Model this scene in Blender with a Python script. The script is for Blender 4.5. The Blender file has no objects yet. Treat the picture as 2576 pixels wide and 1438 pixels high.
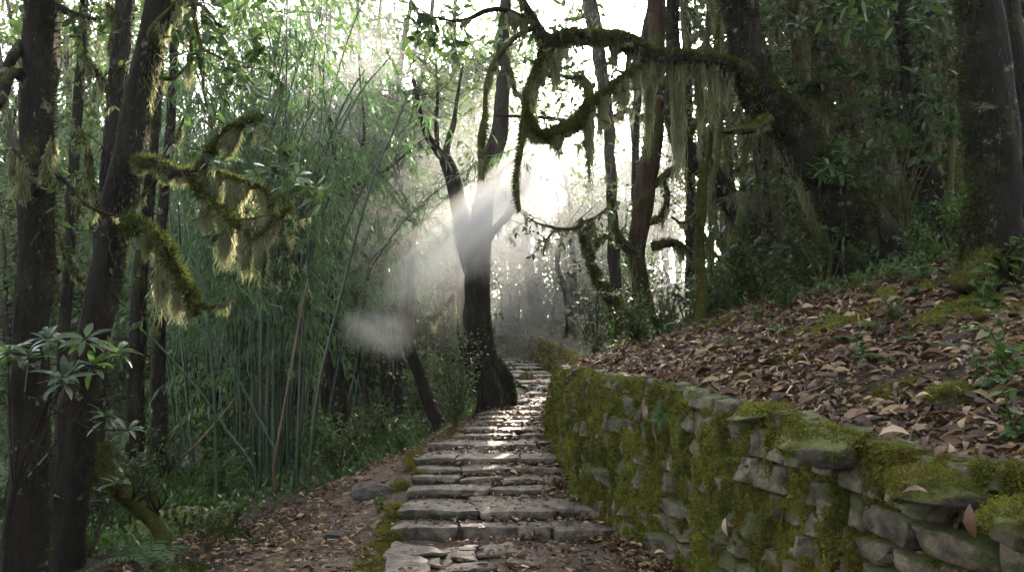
import bpy, math
import numpy as np
from mathutils import Vector
R = np.random.default_rng(11)
sc = bpy.context.scene
COL = sc.collection

# ------------------------------------------------------------------ camera
CZ, PITCH, F = 1.5, math.radians(4.02), 853.0
cp, sp = math.cos(PITCH), math.sin(PITCH)
K = 1024 / 2576.0
def ray(dx, dy):
    u = (dx * K - 512) / F; v = (285.5 - dy * K) / F
    return u, cp - v * sp, sp + v * cp
def P(dx, dy, d):
    x, y, z = ray(dx, dy)
    return np.array([x / y * d, d, CZ + z / y * d])
cam = bpy.data.cameras.new('camera'); cam.lens = F / 1024 * 36; cam.sensor_width = 36; cam.clip_end = 500; cam.clip_start = .05
co = bpy.data.objects.new('camera', cam); COL.objects.link(co)
co.location = (0, 0, CZ); co.rotation_euler = (math.pi / 2 + PITCH, 0, 0); sc.camera = co

# ------------------------------------------------------------------ noise
def _hash(ix, iy, iz, seed):
    h = (ix * 374761393 + iy * 668265263 + iz * 2147483647 + seed * 974634777) & 0xFFFFFFFF
    h = ((h ^ (h >> 13)) * 1274126177) & 0xFFFFFFFF
    h = h ^ (h >> 16)
    return (h & 0xFFFFFF) / float(0xFFFFFF) * 2 - 1
def noise3(p, seed=0):
    p = np.asarray(p, float); i = np.floor(p).astype(np.int64); f = p - i
    f = f * f * (3 - 2 * f); r = 0
    for a in (0, 1):
        for b in (0, 1):
            for c in (0, 1):
                w = (f[..., 0] if a else 1 - f[..., 0]) * (f[..., 1] if b else 1 - f[..., 1]) * (f[..., 2] if c else 1 - f[..., 2])
                r = r + w * _hash(i[..., 0] + a, i[..., 1] + b, i[..., 2] + c, seed)
    return r
def fbm(p, o=3, seed=0):
    p = np.asarray(p, float); r = 0; a = 1.; t = 0
    for k in range(o):
        r = r + a * noise3(p * 2.03 ** k + 17.3 * k, seed + k); t += a; a *= .5
    return r / t
def n2(x, y, o=3, seed=0):
    return fbm(np.stack([x, y, np.zeros_like(x)], -1), o, seed)
def unit(v):
    return v / np.maximum(np.linalg.norm(v, axis=-1, keepdims=True), 1e-9)
def sstep(t):
    t = np.clip(t, 0, 1); return t * t * (3 - 2 * t)

# ------------------------------------------------------------------ mesh builder
class MB:
    def __init__(s): s.v = []; s.q = []; s.t = []; s.n = 0
    def add(s, v, q=None, t=None):
        v = np.asarray(v, float).reshape(-1, 3)
        if q is not None and len(q): s.q.append(np.asarray(q, np.int64).reshape(-1, 4) + s.n)
        if t is not None and len(t): s.t.append(np.asarray(t, np.int64).reshape(-1, 3) + s.n)
        s.v.append(v); s.n += len(v); return s
    def build(s, name, mat, parent=None, origin=None, smooth=True):
        if origin is None:
            origin = np.array(parent.location) if parent is not None else np.zeros(3)
        v = np.concatenate(s.v) if s.v else np.zeros((0, 3)); v = v - origin
        q = np.concatenate(s.q) if s.q else np.zeros((0, 4), np.int64)
        t = np.concatenate(s.t) if s.t else np.zeros((0, 3), np.int64)
        me = bpy.data.meshes.new(name); me.vertices.add(len(v)); me.vertices.foreach_set('co', v.astype(np.float32).ravel())
        nl = q.size + t.size; me.loops.add(nl)
        me.loops.foreach_set('vertex_index', np.concatenate([q.ravel(), t.ravel()]).astype(np.int32))
        npol = len(q) + len(t); me.polygons.add(npol)
        st = np.concatenate([np.arange(len(q)) * 4, q.size + np.arange(len(t)) * 3]).astype(np.int32)
        me.polygons.foreach_set('loop_start', st)
        me.polygons.foreach_set('use_smooth', np.full(npol, bool(smooth)))
        me.materials.append(mat); me.update(calc_edges=True)
        o = bpy.data.objects.new(name, me); COL.objects.link(o)
        if parent is not None: o.parent = parent
        else: o.location = origin
        return o
def tag(o, label, cat, group=None, kind=None):
    o['label'] = label; o['category'] = cat
    if group: o['group'] = group
    o['kind'] = kind or 'thing'
    return o
def thing(name, label, cat, loc, group=None):
    o = bpy.data.objects.new(name, None); COL.objects.link(o); o.empty_display_size = .1
    o.location = [float(c) for c in loc]; return tag(o, label, cat, group)
def copy_tree(o, loc, rz=0., s=1., label=None, group=None, tilt=(0, 0)):
    c = o.copy(); COL.objects.link(c); c.location = [float(a) for a in loc]; c.rotation_euler = (tilt[0], tilt[1], rz); c.scale = (s, s, s)
    if label: c['label'] = label
    if group: c['group'] = group
    for ch in list(o.children):
        d = ch.copy(); COL.objects.link(d); d.parent = c
    return c

# ------------------------------------------------------------------ materials
def newmat(name):
    m = bpy.data.materials.new(name); m.use_nodes = True; nt = m.node_tree; nt.nodes.clear(); return m, nt
def N(nt, t, **kw):
    n = nt.nodes.new(t)
    for k, v in kw.items():
        if k in n.inputs: n.inputs[k].default_value = v
        else: setattr(n, k, v)
    return n
def ramp(nt, fac, stops):
    r = nt.nodes.new('ShaderNodeValToRGB'); e = r.color_ramp.elements
    while len(e) < len(stops): e.new(.5)
    for el, (p, c) in zip(e, stops): el.position = p; el.color = (*c, 1)
    nt.links.new(fac, r.inputs[0]); return r.outputs[0]
def objcoord(nt):
    return nt.nodes.new('ShaderNodeNewGeometry').outputs['Position']
def noise_tex(nt, scale, detail=4, rough=.6, vec=None, scl=None):
    n = N(nt, 'ShaderNodeTexNoise', Scale=scale, Detail=detail, Roughness=rough)
    v = vec or objcoord(nt)
    if scl:
        m = N(nt, 'ShaderNodeVectorMath', operation='MULTIPLY'); nt.links.new(v, m.inputs[0]); m.inputs[1].default_value = scl; v = m.outputs[0]
    nt.links.new(v, n.inputs['Vector']); return n.outputs['Fac']
def mix(nt, f, a, b):
    m = nt.nodes.new('ShaderNodeMix'); m.data_type = 'RGBA'
    for s, v in ((0, f), (6, a), (7, b)):
        if hasattr(v, 'is_output'): nt.links.new(v, m.inputs[s])
        else: m.inputs[s].default_value = v if s == 0 else (*v, 1)
    return m.outputs[2]
def mapr(nt, v, a, b, c=0., d=1.):
    m = N(nt, 'ShaderNodeMapRange'); nt.links.new(v, m.inputs[0])
    for k, x in zip((1, 2, 3, 4), (a, b, c, d)): m.inputs[k].default_value = x
    return m.outputs[0]
def bump(nt, h, strength, dist=.02):
    b = N(nt, 'ShaderNodeBump', Strength=strength, Distance=dist); nt.links.new(h, b.inputs['Height']); return b.outputs[0]
def finish(nt, col, rough=.7, spec=.5, normal=None, transl=0., tcol=None):
    p = N(nt, 'ShaderNodeBsdfPrincipled'); out = nt.nodes.new('ShaderNodeOutputMaterial')
    p.inputs['Specular IOR Level'].default_value = spec
    if hasattr(rough, 'is_output'): nt.links.new(rough, p.inputs['Roughness'])
    else: p.inputs['Roughness'].default_value = rough
    if hasattr(col, 'is_output'): nt.links.new(col, p.inputs['Base Color'])
    else: p.inputs['Base Color'].default_value = (*col, 1)
    if normal is not None: nt.links.new(normal, p.inputs['Normal'])
    if transl > 0:
        t = nt.nodes.new('ShaderNodeBsdfTranslucent'); mx = nt.nodes.new('ShaderNodeMixShader'); mx.inputs[0].default_value = transl
        c2 = tcol if tcol is not None else col
        if hasattr(c2, 'is_output'): nt.links.new(c2, t.inputs[0])
        else: t.inputs[0].default_value = (*c2, 1)
        nt.links.new(p.outputs[0], mx.inputs[1]); nt.links.new(t.outputs[0], mx.inputs[2]); nt.links.new(mx.outputs[0], out.inputs[0])
    else: nt.links.new(p.outputs[0], out.inputs[0])
def isl(nt): return nt.nodes.new('ShaderNodeNewGeometry').outputs['Random Per Island']

def leaf_mat(name, c0, c1, rough=.4, transl=.35, tmul=1.6, spec=.5, mid=None):
    m, nt = newmat(name)
    st = [(0, c0), (1, c1)] if mid is None else [(0, c0), (.68, mid), (1, c1)]
    c = ramp(nt, isl(nt), st)
    v = N(nt, 'ShaderNodeHueSaturation', Value=tmul, Saturation=1.1); nt.links.new(c, v.inputs['Color'])
    finish(nt, c, rough, spec, None, transl, v.outputs[0]); return m
def bark_mat(name, dark, light, mosscol, moss, lichen=0.):
    m, nt = newmat(name)
    a = noise_tex(nt, 9, 6, .65, scl=(1, 1, .35)); c = ramp(nt, a, [(.3, dark), (.7, light)])
    g = nt.nodes.new('ShaderNodeNewGeometry'); sx = nt.nodes.new('ShaderNodeSeparateXYZ'); nt.links.new(g.outputs['Normal'], sx.inputs[0])
    b = noise_tex(nt, 3.2, 5, .7)
    ad = N(nt, 'ShaderNodeMath', operation='MULTIPLY_ADD'); nt.links.new(sx.outputs[2], ad.inputs[0]); ad.inputs[1].default_value = .22; nt.links.new(b, ad.inputs[2])
    f = mapr(nt, ad.outputs[0], .62 - moss * .3, .74 - moss * .3)
    mc = ramp(nt, noise_tex(nt, 30, 3), [(.3, tuple(x * .5 for x in mosscol)), (.7, mosscol)])
    c = mix(nt, f, c, mc)
    if lichen:
        l = mapr(nt, noise_tex(nt, 5.5, 6, .7), .62 - lichen * .1, .68 - lichen * .1); c = mix(nt, l, c, (.17, .17, .12))
    h = noise_tex(nt, 26, 6, .7, scl=(1, 1, .3))
    finish(nt, c, .9, .12, bump(nt, h, 1., .05)); return m
M = {}
MOSS = (.075, .085, .016)
M['bark'] = bark_mat('dark bark', (.005, .004, .003), (.026, .019, .014), (.045, .055, .011), .2, .15)
M['bark_bare'] = bark_mat('bare wet bark', (.007, .0055, .0045), (.035, .026, .02), (.05, .055, .012), .05)
M['bark_red'] = bark_mat('reddish bark', (.022, .013, .008), (.095, .05, .026), MOSS, .4)
M['bark_moss'] = bark_mat('mossy bark', (.010, .008, .005), (.04, .03, .018), (.085, .085, .017), .85)
M['bark_pale'] = bark_mat('pale mossy bark', (.04, .034, .02), (.15, .13, .075), (.13, .13, .04), .6)
M['twig'] = bark_mat('twig bark', (.05, .035, .02), (.13, .10, .055), (.10, .095, .03), .5)
M['bark_far'] = bark_mat('far bark', (.012, .010, .008), (.045, .035, .026), (.05, .055, .014), .3, .15)
def fuzz_mat(name, cols, transl=.3):
    m, nt = newmat(name)
    c1 = ramp(nt, noise_tex(nt, 2.3, 4, .6), [(.3 + .4 * i / (len(cols) - 1), c) for i, c in enumerate(cols)])
    c1 = mix(nt, mapr(nt, noise_tex(nt, 3.4, 5, .6), .52, .62, .0, .6), c1, tuple(x * y for x, y in zip(cols[0], (.55, .85, .7))))
    c = mix(nt, mapr(nt, isl(nt), 0, 1, 0, .6), c1, tuple(x * .3 for x in cols[0]))
    finish(nt, c, .9, .1, None, transl); return m
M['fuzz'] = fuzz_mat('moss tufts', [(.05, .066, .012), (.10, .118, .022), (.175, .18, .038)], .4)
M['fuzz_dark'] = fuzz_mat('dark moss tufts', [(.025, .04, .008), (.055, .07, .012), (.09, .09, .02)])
M['wall_fuzz'] = fuzz_mat('wall moss tufts', [(.13, .095, .02), (.19, .195, .034), (.30, .305, .052)])
M['usnea'] = fuzz_mat('hanging lichen', [(.21, .225, .095), (.31, .32, .165), (.43, .42, .26)], .55)
M['usnea_pale'] = fuzz_mat('pale hanging lichen', [(.24, .24, .14), (.34, .34, .22), (.40, .39, .28)], .45)
M['leaf_rhodo'] = leaf_mat('glossy rhododendron leaf', (.015, .034, .011), (.048, .08, .022), .30, .3, 2.4, .5)
M['leaf_tree'] = leaf_mat('canopy leaf', (.022, .045, .012), (.065, .10, .025), .45, .4, 2.0)
M['leaf_bright'] = leaf_mat('bright undergrowth leaf', (.03, .07, .014), (.08, .14, .03), .4, .35, 1.8)
M['leaf_far'] = leaf_mat('far leaf', (.03, .055, .018), (.075, .11, .035), .55, .4, 1.8)
M['leaf_bamboo'] = leaf_mat('bamboo leaf', (.030, .075, .027), (.09, .15, .05), .38, .42, 1.9, .5)
M['fern'] = leaf_mat('fern frond', (.03, .075, .022), (.075, .13, .035), .5, .35, 1.7)
M['litter'] = leaf_mat('fallen leaf', (.030, .014, .008), (.40, .28, .155), .5, .15, 1.3, .4, (.12, .062, .030))
M['litter_pale'] = leaf_mat('pale fallen leaf', (.35, .22, .12), (.42, .33, .24), .5, .2, 1.2)
M['stem'] = leaf_mat('green stem', (.05, .06, .02), (.09, .09, .03), .5, 0.05)
def culm_mat(name, a, b):
    m, nt = newmat(name); c = ramp(nt, noise_tex(nt, 4, 4, .6, scl=(1, 1, .5)), [(.3, a), (.7, b)]); finish(nt, c, .35, .5); return m
M['culm'] = culm_mat('bamboo culm', (.008, .020, .008), (.030, .055, .020))
M['culm_brown'] = culm_mat('dead bamboo culm', (.07, .04, .022), (.15, .095, .055))
def stone_mat(name, a, b, mosscol, moss, scale=7, rough=.6, up=.35, strength=.6):
    m, nt = newmat(name)
    c = ramp(nt, noise_tex(nt, scale, 6, .7), [(.38, a), (.5, tuple((x * .6 + y * .4) for x, y in zip(a, b))), (.64, b)])
    tint = ramp(nt, isl(nt), [(0, (.75, .72, .68)), (1, (1.15, 1.1, 1.05))])
    mm = nt.nodes.new('ShaderNodeMix'); mm.data_type = 'RGBA'; mm.blend_type = 'MULTIPLY'; mm.inputs[0].default_value = 1
    nt.links.new(c, mm.inputs[6]); nt.links.new(tint, mm.inputs[7]); c = mm.outputs[2]
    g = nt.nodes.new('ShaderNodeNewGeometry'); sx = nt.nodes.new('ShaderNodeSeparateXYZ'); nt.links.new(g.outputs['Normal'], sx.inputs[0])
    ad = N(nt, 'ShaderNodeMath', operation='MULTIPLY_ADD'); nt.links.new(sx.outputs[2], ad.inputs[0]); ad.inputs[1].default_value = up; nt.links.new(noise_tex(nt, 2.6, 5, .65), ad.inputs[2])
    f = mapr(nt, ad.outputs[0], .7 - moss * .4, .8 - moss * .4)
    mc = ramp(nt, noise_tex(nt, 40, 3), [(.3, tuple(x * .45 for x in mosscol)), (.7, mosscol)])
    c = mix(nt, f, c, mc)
    finish(nt, c, rough, .5, bump(nt, noise_tex(nt, 22, 7, .7), strength, .03)); return m
M['stone'] = stone_mat('wall stone', (.034, .027, .019), (.29, .235, .165), MOSS, .3, strength=1.)
M['boulder'] = stone_mat('mossy boulder', (.045, .042, .035), (.20, .18, .15), (.15, .155, .026), .62, strength=1.)
M['slab'] = stone_mat('slate slab', (.06, .047, .038), (.245, .20, .165), (.022, .024, .008), .42, 9, .62, -.42, .9)  # dark tint on the side faces paints shade onto the risers
M['dark_rock'] = stone_mat('dark rock', (.025, .022, .02), (.085, .075, .065), (.07, .075, .02), .15, 9, .7, 0., 1.)
def moss_sheet():
    m, nt = newmat('moss blanket')
    c = ramp(nt, noise_tex(nt, 2.2, 5, .65, scl=(1, 1, .6)), [(.36, (.12, .08, .018)), (.5, (.17, .175, .03)), (.64, (.28, .285, .048))])
    c = mix(nt, mapr(nt, noise_tex(nt, 3.4, 5, .6), .52, .62, .0, .75), c, (.045, .07, .014))
    c = mix(nt, mapr(nt, noise_tex(nt, 45, 4, .7), .35, .65, .0, .85), c, (.018, .018, .005))
    finish(nt, c, .95, .1, bump(nt, noise_tex(nt, 60, 5, .75), 1., .03)); return m
M['moss'] = moss_sheet()
def soil_mat():
    m, nt = newmat('forest soil')
    c = ramp(nt, noise_tex(nt, 14, 8, .75), [(.3, (.018, .012, .008)), (.6, (.06, .040, .028)), (.8, (.12, .08, .055))])
    f = mapr(nt, noise_tex(nt, .9, 5, .6), .52, .62)
    g = ramp(nt, noise_tex(nt, 30, 4), [(.3, (.016, .022, .006)), (.7, (.06, .07, .016))])
    c = mix(nt, f, c, g)
    finish(nt, c, .85, .3, bump(nt, noise_tex(nt, 40, 8, .75), 1., .04)); return m
M['soil'] = soil_mat()
def path_mat():
    m, nt = newmat('trodden earth')
    c = ramp(nt, noise_tex(nt, 18, 8, .75), [(.3, (.06, .038, .027)), (.55, (.16, .105, .078)), (.8, (.30, .21, .165))])
    finish(nt, c, .75, .4, bump(nt, noise_tex(nt, 55, 8, .75), 1., .03)); return m
M['path'] = path_mat()

# ------------------------------------------------------------------ layout of stairs, wall, ground
# step: (row in detail view, x left, x right, depth)  front edge of each step
_ST = [(1215, 285, 1420, 5.63), (1120, 310, 1350, 5.92), (1015, 365, 1090, 6.42), (965, 375, 1130, 6.65), (915, 410, 1150, 6.87), (866, 400, 1130, 7.1),
       (790, 465, 1110, 7.8), (745, 590, 1100, 8.2), (712, 620, 1110, 8.45), (680, 700, 1105, 8.75), (655, 720, 1110, 8.98), (630, 720, 1115, 9.25), (600, 840, 1125, 9.73),
       (575, 890, 1140, 10.15), (535, 960, 1145, 11.1), (510, 985, 1145, 11.9), (478, 930, 1150, 13.1), (450, 905, 1130, 14.6), (430, 885, 1090, 15.7), (410, 870, 1050, 17.0),
       (392, 850, 1040, 18.7), (378, 840, 1010, 20.2), (365, 835, 990, 21.8)]
STEPS = []
for cy, xl, xr, d in _ST:
    d *= 1.2
    a = P(842.5 + xl * .4998, 719 + cy * .4998, d); b = P(842.5 + xr * .4998, 719 + cy * .4998, d)
    STEPS.append((d, a[0], b[0], a[2]))
STEPS = np.array(STEPS)
SY = np.concatenate([[0, 5.9], STEPS[:, 0], [30, 36, 45]])
SXL = np.concatenate([[-.9, -.9], STEPS[:, 1], [-1.2, -6, -14]])
SXR = np.concatenate([[1.2, 1.0], STEPS[:, 2], [-.3, -4.4, -12]])
SZ = np.concatenate([[-.04, -.03], STEPS[:, 3], [STEPS[-1, 3] + .05, STEPS[-1, 3] + .1, STEPS[-1, 3] + .1]])
WALL = np.array([(.5, 2.4), (1.2, 2.25), (2, 2.05), (3, 1.82), (3.5, 1.68), (4, 1.55), (4.7, 1.42), (5.5, 1.24), (6, 1.12), (6.5, .98), (7, .84), (7.6, .70), (8.4, .60), (9.2, .54), (10, .51), (11.5, .60), (13.2, .78)])
FAR = np.array([(14.0, 1.12), (15.7, 1.16), (17.5, 1.15), (20.4, 1.02), (22.4, .92), (24, .77), (26, .58), (28, .0), (30, -.9), (32, -2.3), (34, -4.3), (36.5, -8), (40, -15)])
BX = np.concatenate([WALL, FAR])
def xw(y): return np.interp(y, BX[:, 0], BX[:, 1])
def ztop(y): return np.interp(y, [0, 3.1, 3.5, 4, 4.7, 5.5, 6, 7, 10, 13.3, 13.9, 17, 26, 34], [1.05, 1.04, 1.0, 1.03, 1.12, 1.16, 1.22, 1.24, 1.20, 1.18, 1.2, 1.36, 1.78, 2.0])
GY = np.concatenate([[0], STEPS[:, 0], [STEPS[-1, 0] + 1.6, 36, 45]]); GZ = np.concatenate([[.03, .03], STEPS[:, 3], [STEPS[-1, 3] + .06, STEPS[-1, 3] + .06]])
def stairz(y): return np.interp(y, GY, GZ)
def ground(x, y, rough=True):
    x = np.asarray(x, float); y = np.asarray(y, float)
    sz = stairz(y) - .06; xl = np.interp(y, SY, SXL); w = xw(y)
    left = -.08 - .05 * np.maximum(0, -x - 4.5) - .012 * np.maximum(0, -x - 4.5) ** 1.3 + .03 * np.maximum(0, y - 16)
    wd = np.interp(y, [0, 7, 12, 30], [1.5, 1.3, 1.6, 3.5])
    t = sstep((xl - x) / wd); z = sz * (1 - t) + left * t
    s = x - w - .12
    s0 = np.maximum(s, 0)
    s1 = np.maximum(np.where(y > 28, np.minimum(s0, x - .6 + .10 * (y - 28)), s0), 0) * np.interp(y, [28, 45, 80], [1, .8, .5])
    b = ztop(y) + .35 * np.minimum(s1, 5) + .22 * np.clip(s1 - 5, 0, 9) + .05 * np.clip(s1 - 14, 0, 60)
    k = sstep(s / .12 + 1)
    if rough:
        b = b + .10 * n2(x * .9, y * .9, 4, 5) * np.clip(s0 / .8, 0.1, 1) + .02 * n2(x * 5, y * 5, 2, 9)
        z = z + t * .07 * n2(x * 1.1, y * 1.1, 4, 6) + .015 * n2(x * 6, y * 6, 2, 8)
    return z * (1 - k) + b * k
def gz(x, y): return float(ground(np.array([x]), np.array([y]))[0])
def gnorm(x, y):
    e = .06; gx = (ground(x + e, y) - ground(x - e, y)) / (2 * e); gy = (ground(x, y + e) - ground(x, y - e)) / (2 * e)
    return unit(np.stack([-np.clip(gx, -1.2, 1.2), -np.clip(gy, -1.2, 1.2), np.ones_like(gx)], -1))

def axis(lo, a, b, hi, h):
    mid = np.arange(a, b, h); up = [b]; s = h
    while up[-1] < hi: s *= 1.18; up.append(up[-1] + s)
    dn = [a]; s = h
    while dn[-1] > lo: s *= 1.18; dn.append(dn[-1] - s)
    return np.concatenate([dn[:0:-1], mid, up])
gx_ = axis(-62, -4.5, 5.5, 62, .085); gy_ = axis(-6, 2.2, 17, 88, .085)
X, Y = np.meshgrid(gx_, gy_); Z = ground(X, Y)
def gridq(nx, ny):
    i = np.arange(nx - 1); j = np.arange(ny - 1); I, J = np.meshgrid(i, j); a = (J * nx + I).ravel()
    return np.stack([a, a + 1, a + nx + 1, a + nx], -1)
mb = MB().add(np.stack([X, Y, Z], -1), gridq(len(gx_), len(gy_)))
o = mb.build('ground', M['soil']); tag(o, 'dark forest soil with moss under the whole wood', 'ground', kind='structure')
# trodden path sheet, 4 mm over the soil
py_ = np.arange(1.0, 12.6, .07); pu = np.linspace(0, 1, 40)
PY, PU = np.meshgrid(py_, pu, indexing='ij')
xl_ = np.interp(PY, SY, SXL); wob = .12 * n2(PY * 1.3, PY * 0 + 3, 3, 21)
pl = xl_ - np.interp(PY, [1, 4.5, 6.5, 8, 10, 12.6], [2.0, 1.75, 1.35, 1.0, .55, .12]) + wob
pr = xw(PY) - .06
PX = pl + (pr - pl) * PU
PZ = ground(PX, PY) + .006 + .012 * n2(PX * 7, PY * 7, 3, 22)
edge = np.minimum(PU, 1 - PU) * 12
PZ = PZ - .05 * (1 - np.clip(PU * 9, 0, 1))
mb = MB().add(np.stack([PX, PY, PZ], -1), gridq(40, len(py_)))
tag(mb.build('path', M['path']), 'reddish trodden earth path beside the stone steps', 'path', kind='structure')

# ------------------------------------------------------------------ tubes, strands, tufts, leaves
def spline(pts, seg):
    p = np.asarray(pts, float)
    if len(p) < 3:
        n = max(2, int(np.linalg.norm(p[1, :3] - p[0, :3]) / seg) + 1); t = np.linspace(0, 1, n)[:, None]; return p[0] * (1 - t) + p[1] * t
    e = np.vstack([2 * p[0] - p[1], p, 2 * p[-1] - p[-2]]); out = []
    for i in range(1, len(e) - 2):
        n = max(2, int(np.linalg.norm(e[i + 1, :3] - e[i, :3]) / seg) + 1); t = (np.arange(n) / n)[:, None]
        a, b, c, d = e[i - 1], e[i], e[i + 1], e[i + 2]
        out.append(.5 * (2 * b + (c - a) * t + (2 * a - 5 * b + 4 * c - d) * t * t + (3 * b - a - 3 * c + d) * t ** 3))
    out.append(p[-1:]); r = np.vstack(out)
    if p.shape[1] > 3: r[:, 3] = np.clip(r[:, 3], p[:, 3].min() * .6, None)
    return r
class Limb: pass
def tube(mb, ctrl, seg=.1, sides=10, wob=.12, bumps=.14, flare=0., seed=None):
    """ctrl rows: x y z r"""
    seed = int(R.integers(1e6)) if seed is None else seed
    p = spline(ctrl, seg); c = p[:, :3].copy(); r = p[:, 3].copy(); n = len(c)
    s = np.concatenate([[0], np.cumsum(np.linalg.norm(np.diff(c, axis=0), axis=1))])
    ks = np.stack([s * 2.2, np.zeros(n), np.zeros(n)], -1)
    for a in range(3): c[:, a] += wob * r * noise3(ks + 31 * a, seed) * np.clip(s / .3, 0, 1) * 1.6
    if flare: r = r * (1 + flare * np.exp(-s / .22))
    tg = unit(np.gradient(c, axis=0)); ref = np.array([.13, .97, .2]); A = unit(np.cross(tg, ref)); B = np.cross(tg, A)
    th = np.arange(sides) / sides * 2 * np.pi
    d = A[:, None] * np.cos(th)[None, :, None] + B[:, None] * np.sin(th)[None, :, None]
    q = c[:, None] + d * (.5 / .12 * np.minimum(r, .12))[:, None, None]
    rr = r[:, None] * (1 + bumps * fbm(np.stack([np.cos(th)[None] * 1.3 + 0 * s[:, None], np.sin(th)[None] * 1.3 + 0 * s[:, None], s[:, None] * 2.6 / np.maximum(r.mean() / .1, .5) + 0 * th[None]], -1), 3, seed + 3) * 1.5)
    if sides >= 18:
        rr = rr * (1 + .10 * fbm(np.stack([np.cos(th)[None] * 3.2 + 0 * s[:, None], np.sin(th)[None] * 3.2 + 0 * s[:, None], s[:, None] * 1.6 + 0 * th[None]], -1), 3, seed + 9) - .06 * np.abs(fbm(np.stack([np.cos(th)[None] * 6 + 0 * s[:, None], np.sin(th)[None] * 6 + 0 * s[:, None], s[:, None] * 1.1 + 0 * th[None]], -1), 2, seed + 11)))
    if flare: rr = rr * (1 + .35 * flare * np.exp(-s / .3)[:, None] * np.cos(th * 5 + seed)[None])
    v = c[:, None] + d * rr[..., None]
    i = np.arange(n - 1)[:, None] * sides; j = np.arange(sides)[None]; k = (j + 1) % sides
    q = np.stack([i + j, i + k, i + sides + k, i + sides + j], -1).reshape(-1, 4)
    tip = np.arange(sides); t = np.stack([np.full(sides, n * sides), (n - 1) * sides + tip, (n - 1) * sides + (tip + 1) % sides], -1)
    mb.add(np.vstack([v.reshape(-1, 3), c[-1:] + tg[-1:] * r[-1]]), q, t)
    L = Limb(); L.c, L.r, L.s, L.v, L.d, L.tg, L.rr = c, r, s, v, d, tg, rr; return L
def along(L, s):
    return np.stack([np.interp(s, L.s, L.c[:, a]) for a in range(3)], -1), np.interp(s, L.s, L.r)
def tufts(mb, L, n, ln=.035, w=.008, up=0., grav=.5, s0=0., s1=1.):
    """short moss blades standing on a limb; up > 0 favours its upper side"""
    nr, sd = L.v.shape[:2]
    i = (s0 + (s1 - s0) * R.random(n)) * (nr - 1.01); i0 = np.clip(i.astype(int), 0, nr - 2); f = (i - i0)[:, None]; j = R.integers(0, sd, n); j2 = (j + 1) % sd; g = R.random(n)[:, None]
    pos = (L.v[i0, j] * (1 - f) + L.v[i0 + 1, j] * f) * (1 - g) + (L.v[i0, j2] * (1 - f) + L.v[i0 + 1, j2] * f) * g
    nn = unit(L.d[i0, j] * (1 - g) + L.d[i0, j2] * g)
    pat = fbm(pos * [2.6, 2.6, 1.3], 3, 77)
    keep = (pat + up * nn[:, 2] + .15 > R.random(n) * .7 - .25) if up else (pat * 1.5 - .55 * nn[:, 0] * (1 if pos[:, 0].mean() > 0 else -1) + .25 * nn[:, 1] > R.random(n) * .5 + .12)
    pos, nn = pos[keep], nn[keep]; n = len(pos)
    blades(mb, pos, nn, ln, w, grav)
def blades(mb, pos, nn, ln, w, grav):
    n = len(pos)
    d = unit(nn + R.normal(0, .45, (n, 3)) + np.array([0, 0, -grav]) * R.random((n, 1))); l = ln * (.4 + R.random((n, 1)) * 1.1)
    sd = unit(np.cross(d, R.normal(0, 1, (n, 3)))) * w * (.6 + .8 * R.random((n, 1)))
    b = pos - nn * .006
    v = np.stack([b - sd, b + sd, b + d * l], 1).reshape(-1, 3)
    mb.add(v, None, np.arange(3 * n).reshape(-1, 3))
def hang(mb, L, n, lmax, s0=0., s1=1., clump=1.6, w=.006, seed=None, pw=1.6, lmin=.03, drift=.10):
    """hanging lichen: tapering wisps of ribbons under a limb, of very unequal length"""
    seed = int(R.integers(1e6)) if seed is None else seed
    tot = L.s[-1]; span = tot * (s1 - s0); m = max(2, int(span * (5 + 2.6 * clump))); cs = tot * s0 + span * R.random(m)
    h = noise3(np.stack([cs * 1.7 * clump, 0 * cs, 0 * cs], -1), seed) * .5 + .5
    lc = lmin + lmax * np.clip(h * 1.25, 0, 1) ** pw * (.15 + 1.05 * R.random(m) ** 1.8)
    k = R.choice(m, n, p=(.25 * lmax + lc) / (.25 * lmax + lc).sum())
    sg = .012 + .05 * lc[k] * R.random(n) ** .5; off = R.normal(0, 1, n) * np.minimum(sg, .034); s = np.clip(cs[k] + off, tot * s0, tot * s1)
    l = lc[k] * (1 - .8 * R.random(n) ** .75) * np.exp(-(off / .05) ** 2) + .02
    c, r = along(L, s); cc, _ = along(L, cs[k])
    a = R.random(n) * 2 * np.pi
    c = c + np.stack([np.cos(a), np.sin(a), -np.abs(np.sin(a * 3)) * .5], -1) * (r * .85)[:, None]
    ribbons(mb, c, l, w, (cc - c)[:, :2] * .85, drift, max(lmax, .05))
def wisp(mb, L, u, n, ln, wd, w=.008):
    """one long hanging wisp: broad where it hangs on, thin at its end"""
    tot = L.s[-1]; off = R.normal(0, 1, n) * wd * tot * .45; s = np.clip(tot * u + off, 0, tot); c, r = along(L, s); cc, _ = along(L, np.full(n, tot * u)); az = R.random(n) * 6.28
    l = ln * (1 - .85 * R.random(n) ** .9) * np.exp(-(off / (wd * tot)) ** 2); c = c + np.stack([np.cos(az), np.sin(az), 0 * az - .4], -1) * (r * .8)[:, None]
    sw = R.normal(0, .03, 2); ribbons(mb, c, l, w, (cc - c)[:, :2] * .8 + sw * (l / ln)[:, None], .028, ln * .6)
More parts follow.
